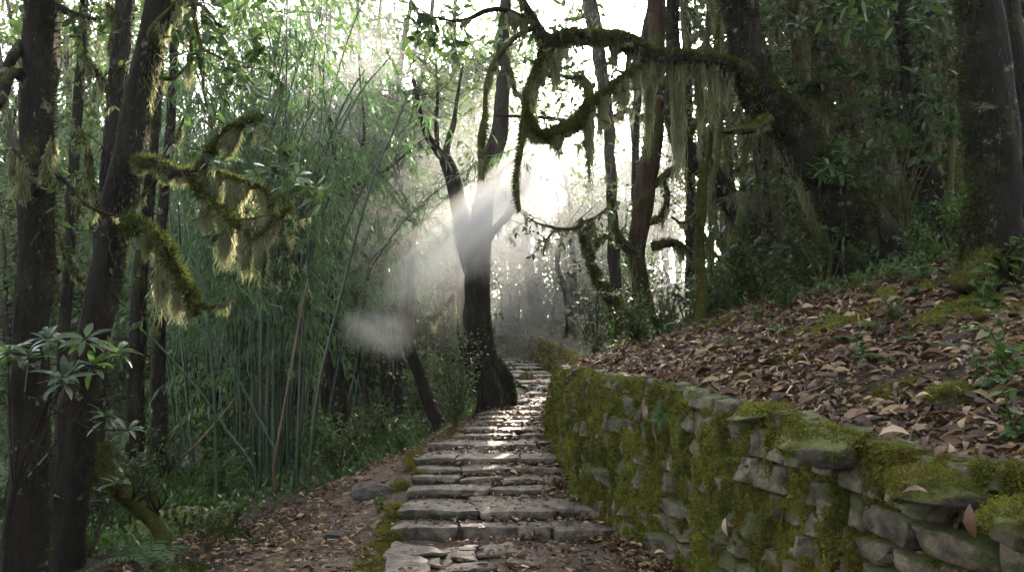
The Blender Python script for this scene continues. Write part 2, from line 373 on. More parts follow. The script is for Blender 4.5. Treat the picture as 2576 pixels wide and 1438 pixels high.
def ribbons(mb, c, l, w, toward, drift, lmax, fray=True):
    n = len(c); K_ = 6; t = np.linspace(0, 1, K_)
    dr = R.normal(0, drift * 1.6, (n, 2)) * l[:, None] * .5
    off = np.zeros((n, K_, 3)); off[:, :, :2] = toward[:, None, :] * (t ** .8)[None, :, None] * np.clip(l / max(lmax, .01) * 1.4, 0, 1)[:, None, None] + dr[:, None, :] * t[None, :, None]
    off[:, :, 2] = -l[:, None] * t[None] * (1 - .12 * R.random((n, 1)))
    amp = np.minimum(.10 * l, .03)[:, None, None]
    off[:, :, :2] += amp * (np.sin(t[None, :, None] * R.uniform(5, 14, (n, 1, 1)) + R.random((n, 1, 2)) * 6.28) - np.sin(R.random((n, 1, 2)) * 0)) * t[None, :, None] ** .6 + R.normal(0, .006, (n, K_, 2)) * (t > 0)[None, :, None]
    p = c[:, None] + off; ww = w * .75 * (.35 + R.random((n, 1, 1)) ** 1.5 * 1.3)
    az = R.random(n) * np.pi; tw_ = az[:, None] + R.normal(0, .9, (n, 1)) * t[None]
    sd = np.stack([np.cos(tw_), np.sin(tw_), 0 * tw_], -1) * ww * (np.array([.8, 1., 1., .8, .5, .12])[None, :, None])
    v = np.stack([p - sd, p + sd], 2).reshape(n, -1, 3)
    b = (np.arange(n) * 2 * K_)[:, None, None]; k = np.arange(K_ - 1)[None, :, None] * 2
    mb.add(v.reshape(-1, 3), (b + k + np.array([0, 1, 3, 2])[None, None]).reshape(-1, 4))
    if fray:
        m = int(n * 1.2); a = R.integers(0, n, m); ks = R.integers(1, K_ - 1, m); q = p[a, ks]; d = unit(np.stack([R.normal(0, .7, m), R.normal(0, .7, m), -.5 - R.random(m)], -1)); ln = (.03 + .10 * R.random(m) * np.clip(l[a] / .3, .3, 1))[:, None]
        sd = unit(np.cross(d, rdir(m))) * w * .22; e = q + d * ln * .5 + [0, 0, -.004]; f = e + unit(d + [0, 0, -.8]) * ln * .5
        mb.add(np.stack([q - sd, q + sd, e - sd * .8, e + sd * .8, f], 1).reshape(-1, 3), (np.arange(m)[:, None] * 5 + np.array([[0, 1, 3, 2]])), (np.arange(m)[:, None] * 5 + np.array([[2, 3, 4]])))
def leaves(mb, p, d, up, L, W, fold=.25, curl=.0, detail=False):
    n = len(p)
    L = np.broadcast_to(np.asarray(L, float), (n,))[:, None]; W = np.broadcast_to(np.asarray(W, float), (n,))[:, None]
    d = unit(d); sd = unit(np.cross(d, up) + 1e-6); nn = np.cross(sd, d)
    if not detail:
        f = fold * W; cu = np.broadcast_to(np.asarray(curl, float), (n,))[:, None] * L
        v = np.stack([p, p + d * L * .35 - sd * W + nn * (f - cu * .3), p + d * L * .72 - sd * W * .75 + nn * (f * .7 - cu * .7), p + d * L - nn * cu * 1.4,
                      p + d * L * .72 + sd * W * .75 + nn * (f * .7 - cu * .7), p + d * L * .35 + sd * W + nn * (f - cu * .3)], 1).reshape(-1, 3)
        b = np.arange(n)[:, None] * 6
        mb.add(v, np.concatenate([b + np.array([[0, 1, 2, 3]]), b + np.array([[0, 3, 4, 5]])]))
    else:
        cu = np.broadcast_to(np.asarray(curl, float), (n,))[:, None]; fo = np.broadcast_to(np.asarray(fold, float), (n,))[:, None]
        tt = np.array([0, .22, .5, .78, 1.]); ww = np.array([.06, .72, 1., .66, .04]); rows = []
        for t, w in zip(tt, ww):
            m = p + d * L * (t - .12 * np.abs(cu) * t) + nn * L * cu * (t - t * t) * 1.6
            e = W * w
            rows += [m - sd * e + nn * fo * e, m, m + sd * e + nn * fo * e * (.6 + .8 * ((np.arange(n) * 7919) % 10 / 10)[:, None])]
        v = np.stack(rows, 1).reshape(-1, 3); b = np.arange(n)[:, None] * 15; q = []
        for k in range(4):
            for a in (0, 1):
                o_ = k * 3 + a; q.append(b + np.array([[o_, o_ + 1, o_ + 4, o_ + 3]]))
        mb.add(v, np.concatenate(q))
def rdir(n, zb=0.):
    v = R.normal(0, 1, (n, 3)); v[:, 2] += zb; return unit(v)
def puff(mb, centers, rad, n, L, W, flat=.7, droop=-.3, fold=.25):
    """leaf clumps: n leaves round every centre"""
    c = np.repeat(np.asarray(centers, float), n, 0); rad = np.repeat(np.broadcast_to(np.asarray(rad, float), (len(centers),)), n)
    o = rdir(len(c)) * (R.random((len(c), 1)) ** .45) * rad[:, None]; o[:, 2] *= flat
    d = unit(o / np.maximum(rad[:, None], .01) * .8 + R.normal(0, .5, o.shape) + np.array([0, 0, droop])); up = unit(np.array([0, 0, 1.]) + R.normal(0, .45, o.shape))
    leaves(mb, c + o, d, up, L * (.55 + .9 * R.random(len(c))), W * (.6 + .8 * R.random(len(c))), fold)
def whorl(mb, c, ax, k, L, W, lift=.15, curl=.12, detail=True):
    """rosette of leaves about a twig end"""
    c = np.asarray(c, float); ax = unit(np.asarray(ax, float)); e = unit(np.cross(ax, [.3, .5, .81])); f = np.cross(ax, e)
    a = np.arange(k) / k * 2 * np.pi * 1.0 + R.random() * 6 + R.normal(0, .15, k); el = lift + R.normal(0, .28, k)
    d = (e[None] * np.cos(a)[:, None] + f[None] * np.sin(a)[:, None]) * np.cos(el)[:, None] + ax[None] * np.sin(el)[:, None]
    leaves(mb, np.repeat(c[None], k, 0) + d * .01, d, np.repeat(ax[None], k, 0) + R.normal(0, .12, (k, 3)), L * (.65 + .5 * R.random(k)), W * (.8 + .4 * R.random(k)), .22, curl + R.normal(0, .06, k), detail)
def to3(pts, d0):
    """(x, y, w[, d]) display points -> x y z r rows"""
    out = []
    for q in pts:
        d = q[3] if len(q) > 3 else d0
        out.append([*P(q[0], q[1], d), q[2] * K * d / F / 2])
    return np.array(out)

# ------------------------------------------------------------------ stone steps, one slab after another
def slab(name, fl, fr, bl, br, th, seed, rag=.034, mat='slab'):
    w = np.linalg.norm(fr - fl); dp = np.linalg.norm(bl - fl)
    nx = max(6, int(w / .05)); ny = max(5, int(dp / .05)); U, V = np.meshgrid(np.linspace(0, 1, nx), np.linspace(0, 1, ny))
    p = (fl * (1 - U)[..., None] + fr * U[..., None]) * (1 - V)[..., None] + (bl * (1 - U)[..., None] + br * U[..., None]) * V[..., None]
    q = p * 5.5
    e = 1 - V
    p[..., 1] += rag * 1.8 * n2(p[..., 0] * 5 + seed, 0 * U + seed, 3, 3) * e; p[..., 0] += rag * n2(p[..., 1] * 9, 0 * U + seed * 1.7, 3, 4) * np.abs(U - .5) * 2
    p[..., 2] += .014 * fbm(q + seed, 3, 12) + .012 * np.round(1.5 * n2(p[..., 0] * 2.2 + seed, p[..., 1] * 5, 2, 14)) * .5
    bd = np.minimum(np.minimum(U * w, (1 - U) * w), np.minimum(V * dp, (1 - V) * dp))
    p[..., 2] -= .010 * np.clip(1 - bd / .02, 0, 1) ** 2
    mb = MB(); mb.add(p, gridq(nx, ny))
    ring = np.concatenate([np.arange(nx), np.arange(1, ny) * nx + nx - 1, (ny - 1) * nx + np.arange(nx - 2, -1, -1), np.arange(ny - 2, 0, -1) * nx])
    top = p.reshape(-1, 3)[ring]; cen = p.reshape(-1, 3).mean(0); rows = [top]
    for k, (dz, ins) in enumerate(((.018, -.006), (th * .45, .004), (th * .8, .02), (th, .04))):
        r = top.copy(); out = unit((r - cen) * [1, 1, 0]); r[:, 2] -= dz
        r[:, :2] -= out[:, :2] * (ins + .016 * fbm(np.stack([r[:, 0] * 9, r[:, 1] * 9, r[:, 2] * 40], -1) + seed, 2, 30 + k)[:, None]); rows.append(r)
    n = len(ring); v = np.concatenate(rows); i = np.arange(n); j = (i + 1) % n; qs = []
    for k in range(len(rows) - 1): qs.append(np.stack([k * n + i, k * n + n + i, k * n + n + j, k * n + j], -1))
    mb.add(v, np.concatenate(qs)); c = cen.copy(); c[2] = top[:, 2].min() - th
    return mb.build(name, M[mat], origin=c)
ORD = ['lowest', 'second', 'third', 'fourth', 'fifth', 'sixth', 'seventh', 'eighth', 'ninth', 'tenth', 'eleventh', 'twelfth', 'thirteenth', 'fourteenth', 'fifteenth', 'sixteenth', 'seventeenth', 'eighteenth', 'nineteenth', 'twentieth', 'twenty-first', 'twenty-second', 'topmost']
CUTS = [[.30, .57, .72], [.40, .77], [.56], [.33, .62], [.31, .66], [.28, .72], [.35, .68, .85], [.42, .66], [.34, .64], [.36, .7], [.45], [.40, .72], [.55], [.5], [.5], [.55], [.45], [.5], [.4], [.55], [.5], [.45], [.5]]
edge_moss = []
for i, (d, xl, xr, z) in enumerate(STEPS):
    zn = STEPS[i + 1, 3] if i + 1 < len(STEPS) else z + .05; dn = STEPS[i + 1, 0] if i + 1 < len(STEPS) else d + 1.6
    xl2, xr2 = (STEPS[i + 1, 1], STEPS[i + 1, 2]) if i + 1 < len(STEPS) else (xl - .5, xr - .5)
    zp = STEPS[i - 1, 3] if i else -.03
    th = max(.05, z - zp + .05); cuts = [0] + CUTS[i] + [1]; npz = len(cuts) - 1
    for k in range(npz):
        tl = .004 if i == 1 else .018
        a = cuts[k] + .004; b = cuts[k + 1] - .004; g = R.normal(0, .011, 4); sk = R.normal(0, .055); dep = dn + .10 - d
        f = lambda u, y, zz, L0, R0: np.array([L0 + (R0 - L0) * u, y, zz])
        fl = f(a, d + sk * .6, z + g[0], xl, xr); fr = f(b, d + sk * .2, z + g[1], xl, xr)
        bl = f(a, d + dep, z + g[2] - tl, min(xl2, xl + .25), xr2); br = f(b, d + dep, z + g[3] - tl, min(xl2, xl + .25), xr2)
        pos = ['at its path end' if k == 0 else 'against the mossy wall' if k == npz - 1 else ('next to the path end stone' if k == 1 and npz > 3 else 'in its middle')][0]
        tone = ['grey slate', 'weathered grey', 'dark wet', 'cracked grey'][int(R.integers(4))]
        tone = 'grey'
        lab = f'{tone} step slab {pos}, {ORD[i]} step' + (' of the flight' if i in (0, 22) else ' up')
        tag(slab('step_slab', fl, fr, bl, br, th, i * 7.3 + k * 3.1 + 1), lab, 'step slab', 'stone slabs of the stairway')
    edge_moss.append((d, dn, xl, z))
# paving stones of the landing at the foot
PAVE = [((235, 1440), (470, 1440), (455, 1345), (262, 1345), 'large cracked pale paving stone at the corner of the landing'),
        ((258, 1338), (575, 1346), (500, 1300), (300, 1278), 'long grey paving slab just below the lowest step'),
        ((505, 1445), (820, 1395), (760, 1372), (600, 1392), 'pointed grey paving slab in the landing, beside the large pale one'),
        ((590, 1362), (715, 1372), (700, 1322), (625, 1325), 'small squarish paving stone in the middle of the landing'),
        ((730, 1352), (940, 1340), (900, 1300), (765, 1295), 'grey paving stone with a broken edge, wall side of the landing'),
        ((640, 1312), (720, 1315), (725, 1284), (650, 1286), 'small orange brown paving stone under the lowest step'),
        ((850, 1400), (1010, 1378), (985, 1352), (880, 1362), 'low grey paving stone half buried in leaves on the landing'),
        ((475, 1395), (535, 1400), (530, 1365), (490, 1368), 'small pale broken stone between two paving slabs')]
for k, (a, b, c, d, lab) in enumerate(PAVE):
    pts = []
    for (cx, cy) in (a, b, d, c):
        r = ray(842.5 + cx * .4998, 719 + cy * .4998); t = (.015 - CZ) / r[2]; pts.append(np.array([r[0] * t, r[1] * t, .015 + R.normal(0, .006)]))
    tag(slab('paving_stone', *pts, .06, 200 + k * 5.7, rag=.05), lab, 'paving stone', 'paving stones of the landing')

# ------------------------------------------------------------------ retaining walls
def wall(name, label, rows, near):
    yy = np.arange(rows[0, 0], rows[-1, 0] + .001, .04); xx = np.interp(yy, rows[:, 0], rows[:, 1])
    k = np.ones(13) / 13; xs = np.convolve(np.pad(xx, 6, mode='edge'), k, 'valid'); c = np.stack([xs, yy], -1)
    s = np.concatenate([[0], np.cumsum(np.linalg.norm(np.diff(c, axis=0), axis=1))]); Ltot = s[-1]
    t = unit(np.gradient(c, axis=0)); nrm = np.stack([-t[:, 1], t[:, 0]], -1)
    sm = np.ones(25) / 25; nrm = unit(np.stack([np.convolve(np.pad(nrm[:, a], 12, mode='edge'), sm, 'valid') for a in (0, 1)], -1))
    zb = stairz(yy) - .16; zt = ztop(yy) + .04 + .05 * n2(yy * 1.4, 0 * yy, 2, 3)
    def at(u, v, out):
        u_ = np.clip(u, 0, Ltot); X_ = np.interp(u_, s, c[:, 0]); Y_ = np.interp(u_, s, c[:, 1]); a = np.interp(u_, s, nrm[:, 0]); b = np.interp(u_, s, nrm[:, 1])
        l = np.hypot(a, b); B_ = np.interp(u_, s, zb); T_ = np.interp(u_, s, zt); batter = .14 * (1 - v) - .14
        h = T_ - B_
        return np.stack([X_ + a / l * (out + batter * 0 + .14 * (1 - v) - .05), Y_ + b / l * (out + .14 * (1 - v) - .05), B_ + h * v], -1)
    root = thing(name, label, 'stone wall', (*c[0], zb[0])); root['kind'] = 'thing'
    H = float((zt - zb).mean()); stones = MB()
    # back of the wall
    us = np.arange(0, Ltot, .15); vs = np.linspace(-.05, 1, 6); U, V = np.meshgrid(us, vs); stones.add(at(U, V, -.07 + 0 * U), gridq(len(us), 6))
    U, V = np.meshgrid(us, np.linspace(0, 1, 4)); pt = at(U, np.ones_like(U) * .99, -.07 - V * .45); pt[..., 2] -= .03 + V * .08; stones.add(pt, gridq(len(us), 4))
    v0 = 0.
    while v0 < .97:
        ch = R.choice([R.uniform(.04, .08), R.uniform(.08, .15), R.uniform(.08, .15)]) / H; v1 = min(v0 + ch, 1.0)
        if 1 - v1 < .07: v1 = 1.
        u0 = -R.random() * .2
        while u0 < Ltot:
            ln = R.uniform(.09, .38) * (1 if near else 1.3); u1 = u0 + ln
            nu, nv = (13, 10) if near else (5, 4)
            a, b = np.meshgrid(np.linspace(0, 1, nu), np.linspace(0, 1, nv))
            j = R.normal(0, .014, 8) ; sv = .02
            uu = (u0 + j[0] + a * 0) * (1 - a) + (u1 + j[1]) * a + (b - .5) * R.normal(0, .05); vv = (v0 + (j[2] * (1 - a) + j[3] * a) * .6) * (1 - b) + (v1 + (j[4] * (1 - a) + j[5] * a) * .6) * b
            vv = vv + sv * n2(uu * 1.3, 0 * uu + 4, 2, 55)
            e = np.minimum(np.minimum(a, 1 - a) * (u1 - u0), np.minimum(b, 1 - b) * (v1 - v0) * H)
            o_ = R.normal(.012, .028) - .10 * np.clip(1 - e / .011, 0, 1) ** 1.3 + (a - .5) * R.normal(0, .05) + (b - .5) * R.normal(0, .04)
            shr = 1 - .05 * np.clip(1 - e / .02, 0, 1)
            pt = at(u0 + (uu - u0) * shr, vv, o_)
            pt += (.024 * fbm(pt * 8 + u0, 4, 5) + .016 * np.round(2.2 * noise3(pt * [5, 5, 9] + u0, 8)))[..., None] * np.array([-.8, -.5, .1])
            stones.add(pt, gridq(nu, nv)); u0 = u1
        v0 = v1
    stones.build('masonry', M['stone'], root)
    # moss blanket: drips run down, stones show where it thins out
    du, dv = (.015, .0125) if near else (.04, .03)
    us = np.arange(0.05, Ltot - .05, du); vs = np.linspace(.04, 1.06, int(1.0 * H / dv)); U, V = np.meshgrid(us, vs)
    hz = V * H
    drip = n2(U * 9 + .6 * n2(U * 3, hz * 3, 2, 61), hz * 1.5, 3, 62); pat = .6 * n2(U * 3.6, hz * 3.0, 3, 63) + .55 * n2(U * 1.5, hz * 1.6, 2, 67); fine = n2(U * 26, hz * 14, 2, 64)
    lump = n2(U * 5, hz * 6, 2, 66)
    Y_ = np.interp(U, s, c[:, 1])
    cover = np.interp(Y_, [2.5, 4.2, 6, 8, 14], [.05, .07, .18, .36, .4]) + .22 * (V > .86) + .10 * (V < .2)
    msk = np.clip((cover + .8 * pat + .45 * drip + .05) / .22, 0, 1); out = -.055 + .055 * msk + .012 * lump * msk + .010 * fine
    rg = np.random.default_rng(5 if near else 6); nu_, nv_ = len(us), len(vs)
    for q in range(int((230 if near else 60) * Ltot)):
        u0 = rg.uniform(0, Ltot); y0 = rg.uniform(.0, 1.1) * H; wd = rg.uniform(.022, .055) * (1 if near else 1.6); le = rg.uniform(.07, .38); B_ = rg.uniform(.02, .12)
        a0, a1 = np.searchsorted(us, [u0 - wd, u0 + wd]); b0, b1 = np.searchsorted(vs * H, [y0 - le, y0 + wd])
        if a1 <= a0 or b1 <= b0: continue
        du_ = (us[a0:a1][None] - u0 - .25 * wd * np.sin((vs[b0:b1][:, None] * H - y0) * 14 + q)) / wd; t_ = (y0 - vs[b0:b1][:, None] * H); pv = np.where(t_ < 0, 1 - (t_ / wd) ** 2, np.clip(1 - t_ / le, 0, 1) ** .45)
        bm_ = B_ * np.sqrt(np.clip(1 - du_ ** 2, 0, 1)) * np.clip(pv, 0, 1) * np.clip(msk[b0:b1, a0:a1] * 1.6 - .2, 0, 1)
        sub = out[b0:b1, a0:a1]; np.maximum(sub, -.03 + bm_ + .35 * np.maximum(sub, 0) + .006 * fine[b0:b1, a0:a1], out=sub, where=bm_ > .006)
    over = np.clip((V - .97) / .09, 0, 1); out = out - over * .12
    pt = at(U, np.minimum(V, 1.0), out); pt[..., 2] += np.clip(out, 0, .1) * .4 - over * .02 + .03 * np.clip(V - .9, 0, 1)
    ms = MB().add(pt, gridq(len(us), len(vs))); mo = ms.build('moss', M['moss'], root)
    # blades over the thick moss
    nb = 240000 if near else 24000
    idx = np.nonzero((out > -.012).ravel())[0]; yw = 1 / np.maximum(Y_.ravel()[idx], 3) ** 1.2; yw /= yw.sum(); pick = R.choice(idx, nb, p=yw)
    pp = pt.reshape(-1, 3)[pick] + R.normal(0, du * .45, (nb, 3)); a = np.interp(U.ravel()[pick], s, nrm[:, 0]); b = np.interp(U.ravel()[pick], s, nrm[:, 1])
    fz = MB(); blades(fz, pp, np.stack([a, b, .15 + 0 * a], -1), .018 if near else .05, .0035 if near else .012, .8)
    # dripping strands
    nd = 2200 if near else 300
    cand = np.nonzero((out > .03).ravel())[0]
    if len(cand):
        clump = R.choice(cand, 330 if near else 60); pick = R.choice(clump, nd); pp = pt.reshape(-1, 3)[pick] + R.normal(0, .012, (nd, 3))
        ribbons(fz, pp, R.uniform(.04, .20, nd), .0045 if near else .01, np.zeros((nd, 2)), .05, .2)
    fz.build('moss_tuft', M['wall_fuzz'], root)
    return root
wall('retaining_wall', 'mossy dry stone wall curving along the stairs, topped by leaf litter', WALL, True)
wall('retaining_wall', 'low moss covered wall beyond the first, where the stairs bend away', FAR, False)

# ------------------------------------------------------------------ boulders and rocks
def rock_mesh(mb, c, size, seed, sub=4, rough=.22, flat=0.):
    import bmesh
    bm = bmesh.new(); bmesh.ops.create_icosphere(bm, subdivisions=sub, radius=1); v = np.array([q.co[:] for q in bm.verts]); f = np.array([[q.index for q in p.verts] for p in bm.faces]); bm.free()
    rg = np.random.default_rng(int(seed * 10) + 1)
    for q in range(16):
        dn_ = unit(rg.normal(0, 1, 3) * [1, 1, .8]); dd = rg.uniform(.62, .92); e_ = np.maximum(v @ dn_ - dd, 0); v = v - dn_ * e_[:, None] * .93
    v = v * (1 + rough * .6 * fbm(v * 1.8 + seed, 3, 40) + .22 * rough * fbm(v * 9 + seed, 3, 42))[:, None] * 1.12
    w = v * size + c; mb.add(w, None, f); return w, v
def boulder(name, label, cat, c, size, seed, moss=True, mat='boulder', group=None, tl=.012, mf='wall_fuzz'):
    root = thing(name, label, cat, (c[0], c[1], c[2] - size[2] * .8), group); mb = MB(); w, nv = rock_mesh(mb, c, np.array(size), seed); mb.build('rock', M[mat], root)
    if moss:
        pk = R.choice(np.nonzero((nv[:, 2] + 1.3 * fbm(nv * 2 + seed, 3, 3) > .12))[0], int(12000 * size[0] / .3)); fz = MB()
        blades(fz, w[pk] + R.normal(0, .012, (len(pk), 3)), unit(nv[pk]), tl, .004, .3); fz.build('moss', M[mf], root)
    return root
def gp(dx, dy, dmin=2.5, dmax=60):
    """where the sight line through a display point meets the ground"""
    ds = np.linspace(dmin, dmax, 900); r = np.array(ray(dx, dy)); pts = r[None] / r[1] * ds[:, None]; z = pts[:, 2] + CZ
    hit = np.nonzero(z < ground(pts[:, 0], pts[:, 1]))[0]; i = hit[0] if len(hit) else len(ds) - 1
    return np.array([pts[i, 0], ds[i], gz(pts[i, 0], ds[i])])
for dx, dy, d, s_, lab in [(2060, 1095, 4.05, (.27, .20, .085), 'large flat boulder capping the wall, yellow moss on one end'), (2310, 1195, 3.35, (.19, .17, .075), 'bright green moss covered boulder on the wall top'),
                           (1920, 1018, 4.85, (.22, .2, .05), 'dark rounded boulder under moss at the wall edge, behind the flat one'), (1725, 992, 6.2, (.30, .24, .05), 'long low mossed stone on the wall near its bend'),
                           (2540, 1275, 2.95, (.13, .14, .09), 'mossy boulder at the edge of the photo on the wall top'), (1500, 915, 11.6, (.30, .26, .07), 'flat mossy stone at the far end of the near wall')]:
    p = P(dx, dy, d) + [.05, 0, -.055]; boulder('mossy_boulder', lab, 'boulder', p, s_, dx * .37, group='mossy boulders on the wall')
for dx, dy, s_, lab, ms in [(940, 1248, (.20, .13, .085), 'dark angular rock lying alone on the earth path', False), (835, 1352, (.07, .06, .045), 'small dark cobble among fallen leaves on the path', False),
                            (1340, 985, (.13, .1, .12), 'small pointed rock on the broken step edge by the big trunk', False), (1325, 960, (.16, .14, .14), 'rounded yellow mossed rock beside the upper steps', True),
                            (2395, 1035, (.10, .08, .075), 'grey upright rock half sunk in the leaf bank', True), 
                            (1120, 1060, (.2, .15, .09), 'mossy stone at the foot of the leaning tree', True)]:
    p = gp(dx, dy); boulder('rock', lab, 'rock', p + [0, 0, s_[2] * .35], s_, dx * .21, moss=ms, mat='boulder' if ms else 'dark_rock')

def moss_patch(dx, dy, rx, ry, ht, lab, rz=0.):
    p = gp(dx, dy); n_ = 46; U, V = np.meshgrid(np.linspace(-1.25, 1.25, n_), np.linspace(-1.25, 1.25, n_)); x = p[0] + rx * (U * math.cos(rz) - V * ry / rx * math.sin(rz)); y = p[1] + rx * (U * math.sin(rz) + V * ry / rx * math.cos(rz))
    e = 1 - np.hypot(U, V) + .75 * n2(x * 4.5, y * 4.5, 3, 33); m = np.clip(e / .3, 0, 1); z = ground(x, y) - .05 + m * (.05 + ht * (.5 + .8 * n2(x * 6, y * 6, 3, 34)) + .015 * n2(x * 25, y * 25, 2, 35)); pt = np.stack([x, y, z], -1)
    root = thing('moss_patch', lab, 'moss', (p[0], p[1], p[2]), 'moss patches on the bank'); MB().add(pt, gridq(n_, n_)).build('moss', M['moss'], root); k = R.choice(np.nonzero(m.ravel() > .25)[0], int(5200 * rx / .3)); q = pt.reshape(-1, 3)[k] + R.normal(0, rx / n_, (len(k), 3)) * [1, 1, .2]
    fz = MB(); blades(fz, q, np.tile([[0, -.2, 1.]], (len(q), 1)), .016, .004, .3); fz.build('moss_tuft', M['wall_fuzz'], root)
moss_patch(2120, 815, .62, .26, .07, 'long yellow green moss hump running up across the leaf bank', .5); moss_patch(2430, 800, .34, .28, .09, 'moss mound on the upper leaf bank below the massive trunk', .2); moss_patch(1975, 905, .34, .2, .05, 'low moss patch in the middle of the leaf bank'); moss_patch(2480, 700, .5, .4, .1, 'moss spreading over roots at the foot of the massive trunk'); moss_patch(1730, 850, .5, .3, .06, 'moss patch at the foot of the shaggy reddish trunk')
moss_patch(2250, 985, .2, .12, .03, 'small moss patch among wet leaves between the seedlings and the wall')
# moss along the path edge of the stairway
mb = MB(); pos = []
for d, dn, xl, z in edge_moss[:9]:
    n = 2600; y = R.uniform(d - .05, dn, n); x = xl - .03 + R.normal(0, .05, n); ok = n2(x * 4, y * 4, 2, 88) > -.15; x, y = x[ok], y[ok]
    pos.append(np.stack([x, y, np.maximum(ground(x, y) + .012, z - .09 + .07 * R.random(len(x)))], -1))
y = R.uniform(4.3, 6.8, 6000); x = np.interp(y, SY, SXL) - .05 + R.normal(0, .07, 6000); pos.append(np.stack([x, y, ground(x, y) + .02], -1))
pos = np.concatenate(pos); blades(mb, pos, np.tile([[-.5, -.5, .7]], (len(pos), 1)), .032, .005, .2)
tag(mb.build('moss_edging', M['wall_fuzz']), 'soft yellow green moss creeping along the edge of the steps', 'moss', kind='stuff')

# ------------------------------------------------------------------ trees
class Tree:
    def __init__(s, name, label, d, group=None, cat='tree', bark='bark'):
        s.name, s.label, s.d, s.group, s.cat, s.bark = name, label, d, group, cat, bark
        s.limbs = []; s.crown = MB(); s.moss = MB(); s.fuzz = MB(); s.tf = MB(); s.base = None; s.lk = 'leaf_tree'; s.us = 'usnea'; s.fz = 'fuzz'
    def trunk(s, pts, flare=.6, sides=40, grounded=True, mat=None, **kw):
        c = to3(pts, s.d)
        if grounded:
            b = c[0].copy(); b[2] = gz(b[0], b[1]) - .12
            c = c[c[:, 2] > b[2] + .25]; c = np.vstack([b, c])
        if s.base is None: s.base = c[0, :3].copy()
        m = MB(); L = tube(m, c, .09, sides, flare=flare, **kw); s.limbs.append((m, 'trunk', mat or s.bark)); L.mb = m; return L
    def branch(s, pts, d=None, sides=9, mat=None, into=None, world=False, part='branch', **kw):
        c = np.asarray(pts, float) if world else to3(pts, d or s.d); m = into.mb if into is not None else MB()
        L = tube(m, c, .07, sides, **kw)
        if into is None: s.limbs.append((m, part, mat or s.bark))
        L.mb = m; return L
    def twigs(s, L, n, ln=.6, r=.008, s0=.2, s1=1., droop=-.2, leaf=0, ll=.07, lw=.018, mossy=0, ml=.15, tips=None, out=None):
        ends = []
        for k in range(n):
            a = L.s[-1] * (s0 + (s1 - s0) * R.random()); c, rr = along(L, a); c = c.ravel(); i = min(np.searchsorted(L.s, a), len(L.s) - 1); tg = L.tg[i]
            dv = unit(rdir(1)[0] * .9 + tg * .5 + np.array([0, 0, droop]) + (np.array(out) if out is not None else 0)); l = ln * R.uniform(.5, 1.3); n_ = 4; pts = [[*c, r]]
            for q in range(n_):
                dv = unit(dv + R.normal(0, .33, 3) + [0, 0, droop * .35]); c = c + dv * l / n_; pts.append([*c, r * (1 - .7 * (q + 1) / n_)])
            W = tube(L.mb, pts, .06, 5, bumps=.05, wob=.5)
            if leaf:
                q = R.random(leaf) ** .6 * W.s[-1]; p, _ = along(W, q); dd = unit(rdir(leaf) + dv * .9 + [0, 0, droop]); leaves(s.crown, p, dd, unit(np.array([0, 0, 1.]) + R.normal(0, .4, (leaf, 3))), ll * R.uniform(.6, 1.3, leaf), lw * R.uniform(.7, 1.2, leaf))
            if mossy: hang(s.moss, W, mossy, ml, w=.005)
            ends.append((c, dv))
        return ends
    def build(s):
        root = thing(s.name, s.label, s.cat, s.base, s.group)
        for m, nm, mt in s.limbs: m.build(nm, M[mt], root)
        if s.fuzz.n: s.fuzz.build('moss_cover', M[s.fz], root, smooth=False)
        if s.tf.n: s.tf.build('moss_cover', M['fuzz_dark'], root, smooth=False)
        if s.moss.n: s.moss.build('hanging_moss', M[s.us], root)
        if s.crown.n: s.crown.build('crown', M[s.lk], root)
        return root
def canopy(t, lo, hi, n, k=60, rad=.75, ll=.15, lw=.04):  # leaf clumps added overhead, above the view, to shade the foreground
    lo, hi = np.array(lo, float), np.array(hi, float); puff(t.crown, lo + (hi - lo) * R.random((n, 3)), rad, k, ll, lw)
def topcrown(t, L, n=14, spread=1.6, ht=1.4, ll=.12, lw=.03, k=70, rad=.55, c0=None, br=4):
    """limbs and leaf clumps above the end of a trunk"""
    e = L.c[-1] if c0 is None else np.asarray(c0); tg = L.tg[-1]; cs = []
    for b in range(br):
        a = R.random() * 6.28; end = e + np.array([math.cos(a) * spread * .8, math.sin(a) * spread * .8, ht * R.uniform(.4, 1.1)]); mid = (e + end) / 2 + R.normal(0, .12, 3)
        r0 = max(.02, L.r[-1] * .6); t.branch([[*e, r0], [*mid, r0 * .7], [*end, r0 * .25]], world=True, into=L)
    cs = e + R.normal(0, 1, (n, 3)) * np.array([spread * .6, spread * .6, ht * .35]) + [0, 0, ht * .5]
    puff(t.crown, cs, rad * R.uniform(.6, 1.3, n), k, ll, lw)

# --- left edge tree
t = Tree('mossy_tree', 'upright dark trunk at the photo edge with pale lichen rags on its bark', 5.5)
L = t.trunk([(55, 1480, 104), (66, 1200, 98), (72, 1000, 94), (84, 700, 84), (92, 500, 80), (98, 300, 78), (104, 100, 84), (110, -120, 78), (112, -400, 70)], flare=.15)
tufts(t.tf, L, 12000, .03, .006, 0, .6)
b = t.branch([(80, 215, 34), (30, 180, 30, 5.3), (0, 260, 26, 5.1), (-40, 300, 20, 5.0)]); hang(t.moss, b, 120, .3)
b = t.branch([(55, 110, 30), (25, 160, 26, 5.3), (-8, 230, 24, 5.2)]); hang(t.moss, b, 150, .25)
b = t.branch([(130, 10, 26), (190, 36, 16, 5.4), (240, 48, 9, 5.3)]); hang(t.moss, b, 80, .15); t.twigs(b, 6, .35, .005, leaf=6, mossy=8)
b = t.branch([(125, 420, 18, 5.45), (170, 460, 12, 5.3), (225, 520, 9, 5.2), (300, 545, 5, 5.2)]); t.twigs(b, 5, .3, .004, leaf=3); hang(t.moss, b, 80, .12)
hang(t.moss, L, 1800, .5, .45, .98, 2.4, w=.008, pw=1.8)
